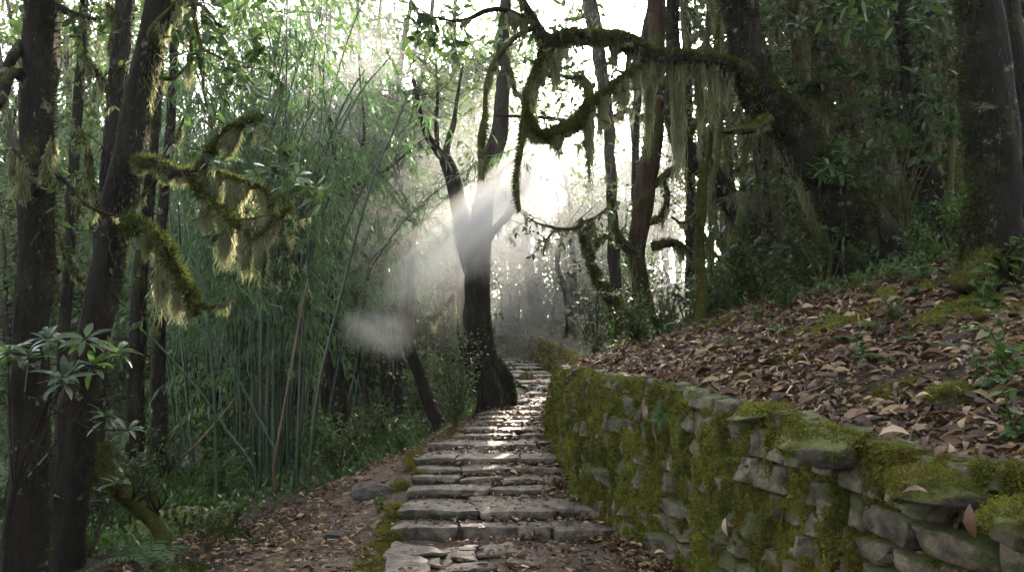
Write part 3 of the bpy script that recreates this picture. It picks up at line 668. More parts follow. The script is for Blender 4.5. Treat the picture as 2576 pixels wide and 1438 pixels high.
# the two lichen rags that form a V on the trunk
for sx in (-1, 1):
    rg = t.branch([(84 + sx * 52, 375 if sx < 0 else 345, 12, 5.30), (84 + sx * 30, 400, 10, 5.27), (84 + sx * 14, 425, 7, 5.27)]); hang(t.moss, rg, 500, .30, w=.012, pw=.5)
topcrown(t, L, 12, 1.5, 1.2)
t.build()

# --- leaning tree with the lichen branches
t = Tree('mossy_tree', 'leaning dark tree with a mossy branch reaching over the bamboo', 6.2)
L = t.trunk([(158, 1470, 92), (184, 1180, 88), (218, 960, 84), (252, 790, 80), (276, 640, 78), (306, 480, 80), (331, 330, 74), (352, 220, 70), (378, 110, 66), (398, 30, 66), (402, -120, 60), (410, -350, 50)], flare=.15)
tufts(t.tf, L, 16000, .03, .006, 0, .6)
b = t.branch([(372, 140, 46), (400, 70, 40, 6.1), (445, 20, 34, 6.0), (470, -40, 30, 5.9), (480, -200, 22, 5.9)], mat='bark_moss'); hang(t.moss, b, 500, .45, w=.008); tufts(t.fuzz, b, 2500)
bb = t.branch([(335, 410, 34), (375, 408, 30, 6.0), (420, 425, 34, 5.9), (462, 440, 30, 5.8), (505, 432, 34, 5.7)], mat='bark'); tufts(t.fuzz, bb, 3500, .035, .006, .3); hang(t.moss, bb, 1500, .3, clump=3.)
b1 = t.branch([(505, 425, 30, 5.7), (530, 380, 24, 5.65), (575, 335, 22, 5.6), (620, 308, 18, 5.5), (662, 290, 8, 5.45)], mat='bark_moss'); tufts(t.fuzz, b1, 3500, .03, .005, .3); hang(t.moss, b1, 2000, .24, .3, 1, 3., w=.006)
b2 = t.branch([(500, 440, 28, 5.7), (545, 438, 20, 5.6), (600, 455, 18, 5.5), (650, 470, 16, 5.45), (680, 495, 13, 5.4), (682, 540, 10, 5.35)], mat='bark_moss'); tufts(t.fuzz, b2, 2500, .03, .005, .3); hang(t.moss, b2, 4200, .42, clump=3.2, w=.006)
b3 = t.branch([(480, 450, 20, 5.7), (510, 495, 20, 5.6), (555, 530, 22, 5.5), (590, 560, 22, 5.4), (630, 592, 20, 5.35), (665, 590, 12, 5.3), (700, 545, 7, 5.3), (735, 520, 4, 5.3)], mat='bark_moss'); tufts(t.fuzz, b3, 4000, .04, .006, .3); hang(t.moss, b3, 3600, .46, .2, .95, 3., w=.006, pw=1.2)
b3b = t.branch([(590, 555, 9, 5.4), (640, 548, 8, 5.3), (690, 540, 6, 5.3)], mat='twig'); hang(t.moss, b3b, 500, .2); [t.twigs(q_, 7, .3, .004, .15, 1, -.1, leaf=4, ll=.08, lw=.02, mossy=25, ml=.14) for q_ in (b1, b2, b3)]
b4 = t.branch([(650, 600, 10, 5.33), (668, 640, 9, 5.3), (660, 700, 6, 5.3)], mat='bark_moss'); hang(t.moss, b4, 1300, .32, w=.007, pw=.8)
t.twigs(b3, 14, .35, .004, .5, 1, .0, mossy=10, ml=.1); t.twigs(b4, 8, .3, .0035, .2, 1, .1, mossy=6, ml=.08)
b5 = t.branch([(310, 560, 42), (360, 572, 36, 6.0), (400, 600, 34, 5.9), (430, 650, 32, 5.8), (455, 705, 28, 5.75), (478, 735, 24, 5.7), (488, 790, 12, 5.7)], mat='bark_moss'); tufts(t.fuzz, b5, 6500, .045, .007, .2); hang(t.moss, b5, 2600, .50, .3, 1, 3., w=.007, pw=1.1)
b6 = t.branch([(470, 740, 14, 5.7), (510, 770, 9, 5.65), (550, 765, 6, 5.6), (580, 750, 3, 5.6)], mat='bark_moss'); hang(t.moss, b6, 200, .12); tufts(t.fuzz, b6, 900)
b7 = t.branch([(480, -20, 14, 5.9), (492, 60, 12, 5.85), (508, 130, 10, 5.8), (512, 230, 8, 5.8), (528, 290, 6, 5.75), (548, 335, 4, 5.7)], mat='twig'); t.twigs(b7, 7, .3, .0035, leaf=5); hang(t.moss, b7, 100, .12)
b8 = t.branch([(470, -10, 12, 5.9), (520, 25, 10, 5.8), (545, 60, 9, 5.75), (575, 75, 6, 5.7)], mat='twig'); tw = t.twigs(b8, 9, .4, .004, leaf=14, ll=.10, lw=.022, mossy=5)
b9 = t.branch([(505, 120, 7, 5.8), (545, 140, 6, 5.75), (600, 165, 5, 5.7), (640, 170, 4, 5.65)], mat='twig'); t.twigs(b9, 10, .35, .004, leaf=12, ll=.09, lw=.022)
b10 = t.branch([(395, 60, 16, 6.1), (450, 50, 11, 6.05), (478, 90, 9, 6.0), (478, 150, 8, 6.0), (440, 195, 9, 6.0), (405, 195, 14, 6.05)], mat='bark_moss'); hang(t.moss, b10, 250, .25)
b11 = t.branch([(300, 560, 14), (350, 500, 12, 6.1), (395, 450, 11, 6.05), (425, 385, 12, 6.0), (455, 320, 7, 5.95), (468, 280, 4, 5.9)], mat='bark_moss'); hang(t.moss, b11, 250, .3)
hang(t.moss, L, 2600, .6, .35, .98, 2.4, w=.008, pw=1.6); canopy(t, (-5, 1, 6), (.5, 8, 8.5), 60)
# glossy leaves at the branch end
for (x, y, d) in [(690, 395, 5.4), (740, 435, 5.4), (770, 470, 5.35), (800, 505, 5.3), (655, 420, 5.45), (720, 500, 5.3), (640, 250, 5.6), (600, 225, 5.7), (560, 410, 5.6)]:
    for k in range(2): whorl(t.crown, P(x + R.normal(0, 14), y + R.normal(0, 14), d), [R.normal(0, .5), R.normal(0, .5) - .3, .9], 8, .13, .02, .1, .15)
t.lk = 'leaf_rhodo'; topcrown(t, L, 10, 1.4, 1.2); t.build()

# --- trees between and behind these two
def plain(name, label, d, pts, group=None, fz=3500, hg=300, hl=.4, crown=True, bark='bark', br=(), lk='leaf_tree', tw=0, ck=50, cn=10, us='usnea', flare=.5):
    t = Tree(name, label, d, group, bark=bark); L = t.trunk(pts, flare=flare, sides=36 if pts[1][2] > 40 else 14)
    if fz: tufts(t.tf, L, fz, .035, .007, 0, .6)
    if hg: hang(t.moss, L, hg, hl, .3, 1, 1.5, w=.008)
    for p in br:
        b = t.branch(p, mat='bark_moss' if bark != 'bark_far' else bark)
        if fz: tufts(t.fuzz, b, 900, .035, .007, .2)
        if hg: hang(t.moss, b, 260, hl, w=.008)
        if tw: t.twigs(b, tw, .5, .005, leaf=10, mossy=6)
    if tw: t.twigs(L, tw * 2, .6, .006, .4, 1, leaf=10, mossy=8)
    if crown: topcrown(t, L, cn, 1.7, 1.5, k=ck)
    t.lk = lk; t.us = us; t.build(); return L
plain('mossy_tree', 'thin dark trunk behind the leaning tree, its top ragged with lichen', 7.6, [(225, 1200, 60), (240, 900, 52), (258, 650, 46), (275, 420, 40), (298, 200, 44), (310, 60, 48), (318, -100, 44)], br=[[(300, 170, 30), (285, 120, 26), (290, 60, 20), (270, 10, 14)], [(290, 250, 16), (240, 180, 12, 7.4), (215, 140, 8, 7.3)], [(262, 560, 16), (230, 470, 14, 7.4), (222, 400, 20, 7.4), (205, 330, 10, 7.3)], [(248, 720, 12), (185, 690, 10, 7.3), (150, 600, 9, 7.2), (135, 520, 7, 7.2)]], tw=8, hg=500)
plain('mossy_tree', 'straight dark trunk behind the fallen mossy limb', 9.0, [(340, 1230, 46), (345, 900, 42), (352, 700, 36), (372, 500, 30), (392, 300, 26), (400, 0, 22)], br=[[(352, 780, 16), (385, 800, 16), (400, 830, 10)]], hg=150)
plain('mossy_tree', 'dark trunk hung with bamboo leaves at the edge of the bamboo', 9.6, [(402, 1220, 40), (400, 1000, 38), (398, 820, 32), (404, 600, 26), (430, 300, 22), (440, 0, 18)], hg=100)
plain('mossy_tree', 'slim pale barked trunk with sky behind it, by the edge tree', 8.2, [(150, 1150, 34), (160, 900, 30), (176, 640, 28), (190, 380, 26), (205, 150, 24), (215, -60, 20)], br=[[(180, 560, 12), (215, 480, 9), (228, 420, 7)]], tw=6, hg=260)
# --- fallen mossy limb and root mound
t = Tree('fallen_limb', 'fallen mossy limb curving down onto the earth mound near the path', 6.6, cat='fallen limb', bark='bark_moss')
L = t.trunk([(262, 1110, 26), (262, 1170, 34), (285, 1215, 40), (325, 1255, 40), (368, 1290, 38), (395, 1320, 36), (412, 1360, 34), (428, 1400, 30)], flare=0, grounded=False, sides=14); tufts(t.fuzz, L, 7000, .03, .006, .2)
for k in range(9):
    x = R.uniform(330, 410); y = 1250 + (x - 330) * .6; t.branch([(x, y, 7), (x + R.uniform(-30, 30), y - R.uniform(25, 50), 5, 6.4), (x + R.uniform(-60, 50), y - R.uniform(60, 110), 2, 6.3)], into=L, mat='twig')
t.build()
for (dx, dy, s_, lab) in [(455, 1290, (.50, .38, .26), 'mossy earth mound of roots beside the path, below the bamboo'), (560, 1325, (.22, .2, .12), 'small mossy lump at the path side of the root mound'), (470, 1425, (.24, .2, .13), 'dark mossy clod at the bottom edge by the path')]:
    p = gp(dx, dy + 30); boulder('root_mound', lab, 'root mound', p + [0, 0, -.06], s_, dx * .5, tl=.02, mf='fuzz_dark')

# --- big trunk beside the stairs
t = Tree('mossy_tree', 'big trunk standing beside the stairs, light shafts crossing its fork', 11.9, bark='bark_bare')
L = t.trunk([(1243, 1010, 86), (1230, 950, 80), (1214, 880, 76), (1202, 780, 70), (1196, 700, 66), (1200, 620, 62), (1209, 540, 52), (1222, 470, 50), (1240, 400, 48), (1256, 320, 42), (1264, 240, 36), (1268, 120, 33), (1275, -60, 28)], flare=.45, sides=44)
t2 = t.branch([(1190, 680, 52), (1168, 600, 46), (1152, 520, 42), (1138, 450, 42), (1122, 400, 38)], mat='bark_bare', sides=12)
for pts in ([(1122, 405, 26), (1098, 375, 22), (1076, 345, 20, 11.7), (1060, 290, 14, 11.6), (1040, 200, 10, 11.5)], [(1120, 405, 22), (1128, 350, 18, 12.1), (1142, 310, 14, 12.2), (1150, 250, 10, 12.3), (1165, 160, 7, 12.4)], [(1100, 370, 12), (1098, 300, 12, 11.8), (1102, 230, 8, 11.8), (1096, 150, 6, 11.8)]):
    b = t.branch(pts, mat='bark_bare'); t.twigs(b, 11, .7, .007, .25, leaf=40, ll=.07, lw=.016, droop=.05)
b = t.branch([(1228, 600, 22), (1250, 570, 20), (1275, 545, 20, 12.1), (1292, 515, 18, 12.2), (1300, 470, 14, 12.3), (1310, 410, 10, 12.4)], mat='bark_bare'); hang(t.moss, b, 200, .3); t.twigs(b, 6, .5, .006, leaf=14)
b = t.branch([(1248, 470, 14), (1262, 430, 12, 11.8), (1300, 400, 8, 11.7), (1330, 380, 5, 11.6)]); t.twigs(b, 5, .5, .005, leaf=14)
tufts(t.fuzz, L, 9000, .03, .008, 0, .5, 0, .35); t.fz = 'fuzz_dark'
hang(t.moss, L, 250, .5, .35, .9, w=.01); topcrown(t, L, 16, 1.9, 1.6, k=60); t.build()

# --- trees beyond the path on the open side
MIDT = [('leaning forked tree at the path side, beyond the earth path', 13.6, [(1112, 1070, 36), (1085, 1020, 34), (1062, 960, 32), (1040, 905, 30), (1024, 850, 30), (1030, 760, 26), (1034, 680, 20), (1045, 560, 14)], [[(1030, 860, 22), (1060, 815, 18), (1110, 782, 16), (1140, 740, 8)]], 'bark_bare'),
        ('dark stooping trunk at the foot of the bamboo leaves', 13.0, [(880, 1110, 50), (866, 1050, 48), (848, 980, 44), (832, 900, 44), (826, 800, 40), (836, 700, 34), (850, 600, 28), (860, 480, 20)], [[(850, 860, 20), (880, 800, 16), (905, 720, 10)]], 'bark'),
        ('slim upright trunk in the haze, beside the leaning forked tree', 15.5, [(973, 1085, 26), (970, 1000, 24), (966, 900, 22), (968, 780, 20), (960, 640, 16), (950, 480, 12)], [[(968, 900, 12), (940, 800, 9), (905, 700, 6)]], 'bark_bare'),
        ('straight grey pole of a trunk, second from the leaning forked tree', 15.0, [(1003, 1090, 22), (1002, 1000, 22), (1000, 900, 20), (996, 780, 18), (1000, 620, 15), (1010, 460, 12)], [], 'bark_bare'),
        ('curved slender trunk just behind the big stairside trunk', 16.0, [(1205, 990, 32), (1186, 930, 30), (1166, 860, 26), (1160, 770, 24), (1158, 680, 22), (1150, 560, 16), (1140, 450, 12)], [], 'bark_bare'),
        ('pale hazy trunk between the big trunk and the leaning forked tree', 20., [(1112, 960, 26), (1110, 880, 24), (1110, 780, 24), (1112, 680, 20), (1120, 560, 16), (1116, 430, 12)], [[(1110, 800, 12), (1075, 720, 9), (1060, 640, 6)]], 'bark_far'),
        ('thin bent trunk with arching twigs under the mist puff', 14.2, [(935, 1095, 18), (925, 1020, 17), (908, 940, 15), (900, 860, 13), (915, 760, 11), (930, 660, 8)], [[(908, 930, 10), (935, 880, 8), (950, 840, 5)]], 'bark')]
for lab, d, pts, br, bk in MIDT:
    plain('forest_tree', lab, d, pts, 'trees on the open side of the path', fz=1500, hg=160, hl=.35, br=br, bark=bk, tw=5, crown=True, cn=7, ck=45)

# --- trees on the bank
t = Tree('mossy_tree', 'shaggy trunk with reddish base and lichen curtains on the bank', 12.0, bark='bark_red')
L = t.trunk([(1630, 850, 44), (1622, 780, 42), (1612, 700, 40), (1605, 640, 42), (1612, 560, 50), (1625, 480, 56), (1640, 380, 52), (1650, 260, 44), (1652, 120, 44), (1653, -40, 42), (1655, -200, 36)], sides=16)
t.us = 'usnea'; tufts(t.fuzz, L, 4000, .05, .01); hang(t.moss, L, 700, .8, .10, .5, 1.0, w=.009, pw=1.8)
for pts in ([(1600, 640, 26), (1570, 610, 22, 11.8), (1545, 560, 16, 11.7), (1540, 500, 12, 11.6)], [(1625, 560, 22), (1665, 545, 18, 11.8), (1680, 490, 13, 11.7), (1665, 440, 9, 11.7)], [(1640, 620, 26), (1690, 610, 22, 11.9), (1730, 630, 18, 12), (1780, 640, 10, 12)], [(1640, 470, 20), (1700, 420, 16, 11.9), (1740, 400, 10, 11.9)], [(1648, 300, 20), (1700, 250, 15, 11.9), (1730, 180, 10, 11.9)]):
    b = t.branch(pts, mat='bark_moss'); tufts(t.fuzz, b, 1500, .05, .008); hang(t.moss, b, 170, .7, w=.008, pw=2.2); t.twigs(b, 5, .5, .006, leaf=8, mossy=10)
topcrown(t, L, 12, 1.7, 1.5); t.build()

t = Tree('mossy_tree', 'small crooked mossy tree with bare spreading twigs above the wall end', 12.6, bark='bark_moss')
L = t.trunk([(1560, 800, 36), (1548, 765, 36), (1528, 738, 34), (1508, 705, 28), (1492, 670, 24), (1478, 630, 22), (1466, 590, 20), (1462, 555, 18)], sides=12, flare=.2); tufts(t.fuzz, L, 5000, .05, .009, .2)
b = t.branch([(1470, 600, 14), (1490, 560, 14), (1500, 620, 12), (1520, 590, 12), (1545, 610, 8)], mat='bark_moss'); hang(t.moss, b, 400, .7, w=.01)
for pts in ([(1463, 565, 13), (1430, 575, 9, 12.2), (1390, 570, 7, 11.9), (1350, 560, 5, 11.6), (1320, 540, 3, 11.4)], [(1463, 560, 10), (1500, 545, 8, 12.3), (1530, 520, 7, 12.2), (1555, 505, 4, 12.2)], [(1400, 570, 6, 12.0), (1375, 600, 4, 11.9), (1360, 590, 3, 11.8)], [(1470, 590, 9), (1510, 600, 8, 12.3), (1550, 590, 6, 12.3), (1575, 565, 4, 12.2)]):
    b = t.branch(pts, mat='twig'); hang(t.moss, b, 200, .55, w=.009, pw=1.8); t.twigs(b, 7, .45, .006, leaf=5, ll=.11, lw=.02, mossy=8, ml=.3)
t.build()

t = Tree('mossy_tree', 'thick trunk on the bank bending over, whose limb spans above the stairs', 8.4)
L = t.trunk([(2165, 690, 132), (2152, 620, 122), (2128, 545, 120), (2085, 460, 116), (2032, 380, 112), (1980, 310, 104), (1930, 245, 100), (1895, 170, 92), (1872, 90, 88), (1855, 10, 90), (1845, -80, 86), (1838, -260, 74)], flare=.35, sides=44)
tufts(t.tf, L, 26000, .05, .008, .1, .6); hang(t.moss, L, 1500, .6, .25, .9, 1.2, w=.008, pw=2.0)
r_ = t.branch([(2200, 520, 40), (2240, 600, 60, 8.2), (2260, 680, 70, 8.1)], sides=12); tufts(t.fuzz, r_, 3000, .05, .008)
D0 = 8.0
main = t.branch([(1900, 215, 66, 8.35), (1850, 175, 54, 8.2), (1800, 158, 48, 8.1), (1740, 152, 46, 8.0), (1690, 152, 50, 7.9), (1650, 148, 50, 7.9), (1610, 128, 48, 7.8), (1580, 108, 48, 7.8), (1545, 92, 38, 7.7), (1500, 95, 36, 7.6), (1450, 92, 42, 7.6), (1410, 104, 50, 7.5), (1378, 122, 56, 7.5)], sides=14)
tufts(t.fuzz, main, 26000, .036, .006, .2, .35); hang(t.moss, main, 1300, .34, .08, 1, 1.0, w=.006, pw=2.2)
for s0_, l_, n_, wd_ in ((.30, .95, 150, .007), (.405, 1.75, 240, .008), (.535, 1.15, 190, .009), (.235, .8, 150, .009), (.17, .5, 110, .01), (.965, .5, 450, .05), (.61, .6, 120, .009), (.70, .45, 120, .012)): wisp(t.moss, main, s0_, n_, l_, wd_)
up = t.branch([(1382, 125, 52, 7.5), (1358, 80, 30, 7.45), (1340, 40, 24, 7.4), (1315, -5, 20, 7.4), (1290, -80, 16, 7.3)], sides=10); tufts(t.fuzz, up, 3500, .04, .007); hang(t.moss, up, 300, .35)
t.twigs(main, 14, .45, .006, .05, 1, .05, leaf=6, mossy=12, ml=.16); sd = t.branch([(1345, 50, 22, 7.45), (1310, 42, 18, 7.4), (1265, 22, 16, 7.3), (1215, 28, 14, 7.25), (1185, 45, 11, 7.2), (1140, 52, 8, 7.15), (1090, 42, 5, 7.1), (1050, 30, 3, 7.1)], mat='bark'); hang(t.moss, sd, 1200, .32); t.twigs(sd, 10, .35, .005, .4, 1, leaf=4, ll=.10, lw=.025)
dl = t.branch([(1340, 70, 18, 7.45), (1300, 90, 14, 7.4), (1260, 130, 14, 7.35), (1232, 180, 16, 7.3), (1222, 230, 12, 7.3), (1220, 290, 14, 7.25), (1212, 340, 22, 7.25), (1208, 385, 10, 7.25), (1216, 430, 5, 7.25)], mat='bark_moss'); tufts(t.fuzz, dl, 4500, .045, .007); hang(t.moss, dl, 1500, .34, .3, 1, w=.007)
lp = t.branch([(1372, 130, 30, 7.5), (1352, 175, 20, 7.45), (1330, 215, 18, 7.4), (1320, 245, 18, 7.4), (1332, 290, 18, 7.4), (1345, 325, 24, 7.4), (1372, 340, 34, 7.4), (1415, 325, 34, 7.4), (1450, 308, 34, 7.45), (1472, 280, 30, 7.5), (1485, 255, 22, 7.5), (1520, 230, 17, 7.6), (1560, 200, 16, 7.7), (1610, 165, 18, 7.8)], mat='bark_moss', sides=12); tufts(t.fuzz, lp, 18000, .036, .006, .1); hang(t.moss, lp, 5200, .42, .02, .98, 2, w=.008, pw=1.3)
t.twigs(lp, 16, .35, .005, .0, 1, -.1, leaf=4, mossy=30, ml=.2); wisp(t.moss, lp, .66, 320, .95, .014); wisp(t.moss, lp, .76, 200, .55, .012); wisp(t.moss, lp, .30, 200, .4, .012)
dn = t.branch([(1322, 240, 16, 7.4), (1316, 300, 14, 7.38), (1312, 370, 13, 7.36), (1303, 420, 11, 7.35), (1300, 470, 10, 7.35), (1306, 520, 9, 7.35), (1308, 530, 4, 7.35)], mat='bark_moss'); tufts(t.fuzz, dn, 3500, .04, .006); hang(t.moss, dn, 250, .25)
d2 = t.branch([(1325, 255, 13, 7.4), (1300, 235, 12, 7.35), (1287, 195, 14, 7.3), (1284, 170, 12, 7.3)], mat='bark_moss'); hang(t.moss, d2, 250, .2)
d3 = t.branch([(1490, 275, 18, 7.5), (1482, 220, 20, 7.6), (1462, 195, 16, 7.7), (1430, 195, 12, 7.8), (1400, 185, 8, 7.8)], mat='bark_moss'); hang(t.moss, d3, 400, .3); tufts(t.fuzz, d3, 1500)
d4 = t.branch([(1330, 300, 9, 7.6), (1370, 295, 10, 7.8), (1420, 302, 10, 8.0)], mat='bark_bare'); d5 = t.branch([(1350, 293, 8, 7.7), (1300, 292, 8, 7.6), (1244, 290, 6, 7.5)], mat='bark_bare')
b = t.branch([(1935, 300, 30, 8.3), (1895, 322, 26, 8.1), (1860, 325, 22, 8.0), (1815, 332, 8, 7.9)], mat='bark_moss'); tufts(t.fuzz, b, 2500, .045, .008); hang(t.moss, b, 300, .3)
for k in range(15):
    a = R.random(); x = 1110 - 70 * a + R.normal(0, 25); y = 40 + 60 * R.random() + R.normal(0, 20); n_ = 5
    leaves(t.crown, np.repeat(P(x, y, 7.1)[None], n_, 0) + R.normal(0, .05, (n_, 3)), rdir(n_, -.8), rdir(n_, .5), .11 * R.uniform(.7, 1.3, n_), .026, .2, .1, True)
x0 = P(1390, 140, 7.6)
for k in range(22):
    p = P(R.uniform(1170, 1560), R.uniform(60, 260), R.uniform(7.5, 8.2)); n_ = 7
    leaves(t.crown, np.repeat(p[None], n_, 0) + R.normal(0, .09, (n_, 3)), rdir(n_, -.3), rdir(n_, .8), .10 * R.uniform(.7, 1.3, n_), .022, .2, .1, True)
t.fz = 'fuzz'; t.lk = 'leaf_rhodo'; topcrown(t, L, 16, 2.0, 1.4, k=60); canopy(t, (.5, 4, 6.8), (7, 12, 9.5), 60); t.build()

plain('mossy_tree', 'dark leaning trunk in shadow behind the lichen curtains', 11.2, [(1880, 580, 70), (1855, 530, 66), (1815, 480, 60), (1775, 430, 58), (1730, 380, 52), (1700, 320, 46), (1690, 230, 40), (1695, 120, 36), (1690, -60, 32)], fz=6000, hg=240, hl=.5, br=[[(1850, 540, 20), (1890, 590, 18), (1930, 640, 12)], [(1720, 350, 18), (1760, 300, 14), (1790, 260, 9)]], tw=6)
# rope-like liana
t = Tree('liana', 'rope like mossy liana hanging straight down before the bent thick trunk', 8.8, cat='liana', bark='bark_moss')
L = t.trunk([(1762, 610, 26), (1764, 540, 28), (1768, 450, 24), (1782, 390, 18), (1790, 320, 14), (1794, 250, 13), (1793, 190, 18), (1800, 150, 22), (1806, 80, 12), (1818, -30, 10), (1830, -160, 10)], flare=.1, sides=10); tufts(t.fuzz, L, 4500, .04, .007); hang(t.moss, L, 500, .35)
b = t.branch([(1766, 520, 12), (1720, 560, 9, 8.7), (1690, 545, 6, 8.6)]); hang(t.moss, b, 200, .3); b = t.branch([(1764, 580, 14), (1800, 640, 11, 8.7), (1850, 680, 8, 8.6)]); hang(t.moss, b, 200, .3); t.build()

plain('mossy_tree', 'massive shaggy trunk on the bank at the edge of the photo', 6.0, [(2525, 700, 180), (2518, 620, 142), (2508, 540, 128), (2500, 440, 124), (2492, 330, 122), (2482, 220, 118), (2472, 110, 112), (2462, 0, 108), (2455, -140, 100), (2450, -360, 90)], fz=26000, hg=1600, hl=.4, bark='bark', flare=.45, br=[[(2500, 640, 60, 5.9), (2450, 680, 70, 5.75), (2415, 715, 60, 5.65)]], cn=16)
plain('mossy_tree', 'tall clean trunk on the bank leaning away from the massive one', 9.2, [(2345, 500, 62), (2330, 430, 56), (2312, 330, 50), (2300, 240, 46), (2288, 150, 46), (2276, 60, 46), (2268, -60, 44), (2262, -250, 40)], fz=6000, hg=500, hl=.4, br=[[(2300, 260, 14), (2240, 300, 11), (2190, 330, 8)]], tw=4)
plain('mossy_tree', 'half seen trunk slanting behind the massive one at the photo edge', 7.4, [(2600, 560, 60), (2588, 380, 54), (2565, 200, 50), (2545, 60, 46), (2530, -100, 40)], fz=3000, hg=300)
BANK = [(2055, 600, 9.6, [(2058, 480, 34), (2052, 380, 32), (2060, 290, 36), (2064, 220, 34), (2050, 140, 32), (2036, 60, 30), (2025, -60, 28)], 'knobbly pale mossed trunk right behind the bent thick trunk'),
        (2020, 600, 11.0, [(2020, 480, 34), (2020, 300, 34), (2010, 150, 36), (2002, 40, 36), (1995, -60, 32)], 'broad pale trunk with moss stubs, behind the knobbly one'),
        (2210, 560, 10.2, [(2260, 480, 34), (2230, 400, 34), (2210, 330, 30), (2190, 240, 36), (2180, 140, 36), (2166, 40, 36), (2158, -60, 34)], 'trunk with a drooping mossed stub among the glossy whorls'),
        (2310, 500, 9.8, [(2300, 450, 36), (2275, 400, 32), (2245, 330, 28), (2232, 260, 26), (2225, 180, 24), (2210, 60, 22), (2200, -60, 20)], 'thin curving trunk leaning towards the tall clean trunk'),
        (2405, 540, 10.5, [(2390, 420, 24), (2370, 300, 22), (2355, 180, 22), (2335, 60, 22), (2325, -60, 20)], 'slim trunk leaning beside the massive shaggy one'),
        (2440, 560, 11.5, [(2412, 450, 22), (2392, 330, 20), (2380, 200, 20), (2368, 60, 18), (2360, -60, 18)], 'slimmest of the leaning trunks, partly behind the massive shaggy one'),
        (1740, 620, 15.0, [(1738, 480, 26), (1730, 300, 26), (1728, 160, 24), (1722, 20, 24), (1720, -60, 22)], 'dark straight trunk seen through the lichen curtains'),
        (1545, 640, 15.5, [(1540, 500, 26), (1530, 300, 30), (1505, 120, 36), (1488, 30, 38), (1470, -60, 36)], 'wide slanting trunk hung with lichen above the spanning limb'),
        (1600, 650, 16.5, [(1600, 500, 20), (1600, 300, 22), (1620, 120, 26), (1640, 20, 28), (1650, -60, 26)], 'pale slender trunk crossing behind the spanning limb'),
        (1840, 620, 13.0, [(1842, 540, 24), (1836, 440, 22), (1832, 360, 18), (1836, 260, 14), (1845, 140, 12), (1850, 0, 10)], 'sunlit slender mossed trunk between liana and bent trunk'),
        (1930, 560, 14.0, [(1925, 480, 22), (1920, 380, 22), (1915, 300, 20), (1905, 150, 20), (1900, -40, 18)], 'slender trunk half hidden by the bent thick trunk'),
        (2110, 520, 12.5, [(2105, 420, 24), (2095, 330, 24), (2080, 240, 22), (2075, 120, 22), (2070, -60, 20)], 'thin upright trunk between two pale ones, deep in shade'),
        (2170, 500, 14.5, [(2165, 400, 22), (2150, 300, 22), (2130, 150, 20), (2120, -60, 20)], 'thin far trunk deep in the shaded bank wood'),
        (2395, 470, 15.0, [(2390, 380, 20), (2370, 250, 20), (2340, 100, 20), (2320, -60, 18)], 'thin far trunk leaning inward in the shaded bank wood')]
for x, y, d, pts, lab in BANK:
    plain('mossy_tree', lab, d, [(x, y, pts[0][2] * 1.25)] + pts, 'slender mossed trunks on the bank', fz=1800, us='usnea_pale', hg=1700, hl=.8, bark='bark_moss' if d < 13.5 else 'bark', tw=5, cn=9, ck=45, flare=.2,
          br=[[(pts[1][0], pts[1][1], 14), (pts[1][0] + s_ * 40, pts[1][1] - 20, 11, d - .2), (pts[1][0] + s_ * 75, pts[1][1] - 55 * R.random() + 10, 6, d - .3)] for s_ in (R.choice([-1, 1]),)] + [[(pts[3][0], pts[3][1], 14), (pts[3][0] - s_ * 35, pts[3][1] + 15, 11, d + .2), (pts[3][0] - s_ * 70, pts[3][1] + 20, 6, d + .3)] for s_ in (R.choice([-1, 1]),)])
# --- trees beyond the bend
for lab, d, pts in [('dark curved trunk on the rise where the stairs bend away', 31., [(1362, 820, 40), (1352, 780, 36), (1340, 740, 32), (1330, 680, 30), (1322, 600, 26), (1316, 520, 20), (1330, 440, 14)]),
                    ('thin dark trunk beside the curved one on the far rise', 33., [(1292, 790, 26), (1288, 740, 22), (1290, 680, 20), (1300, 600, 16), (1306, 540, 12), (1300, 450, 9)]),
                    ('slim tree with crooked limbs on the far rise near the bank shrubs', 22., [(1432, 790, 22), (1425, 740, 18), (1412, 700, 16), (1402, 660, 14), (1410, 600, 10)]),
                    ('straight hazy trunk behind the crooked limbs on the far rise', 25., [(1448, 780, 24), (1444, 720, 20), (1440, 660, 18), (1438, 560, 14), (1430, 480, 10)])]:
    plain('forest_tree', lab, d, pts, 'trees on the far rise', fz=600, hg=120, hl=.6, bark='bark_bare', tw=4, cn=5, ck=40)

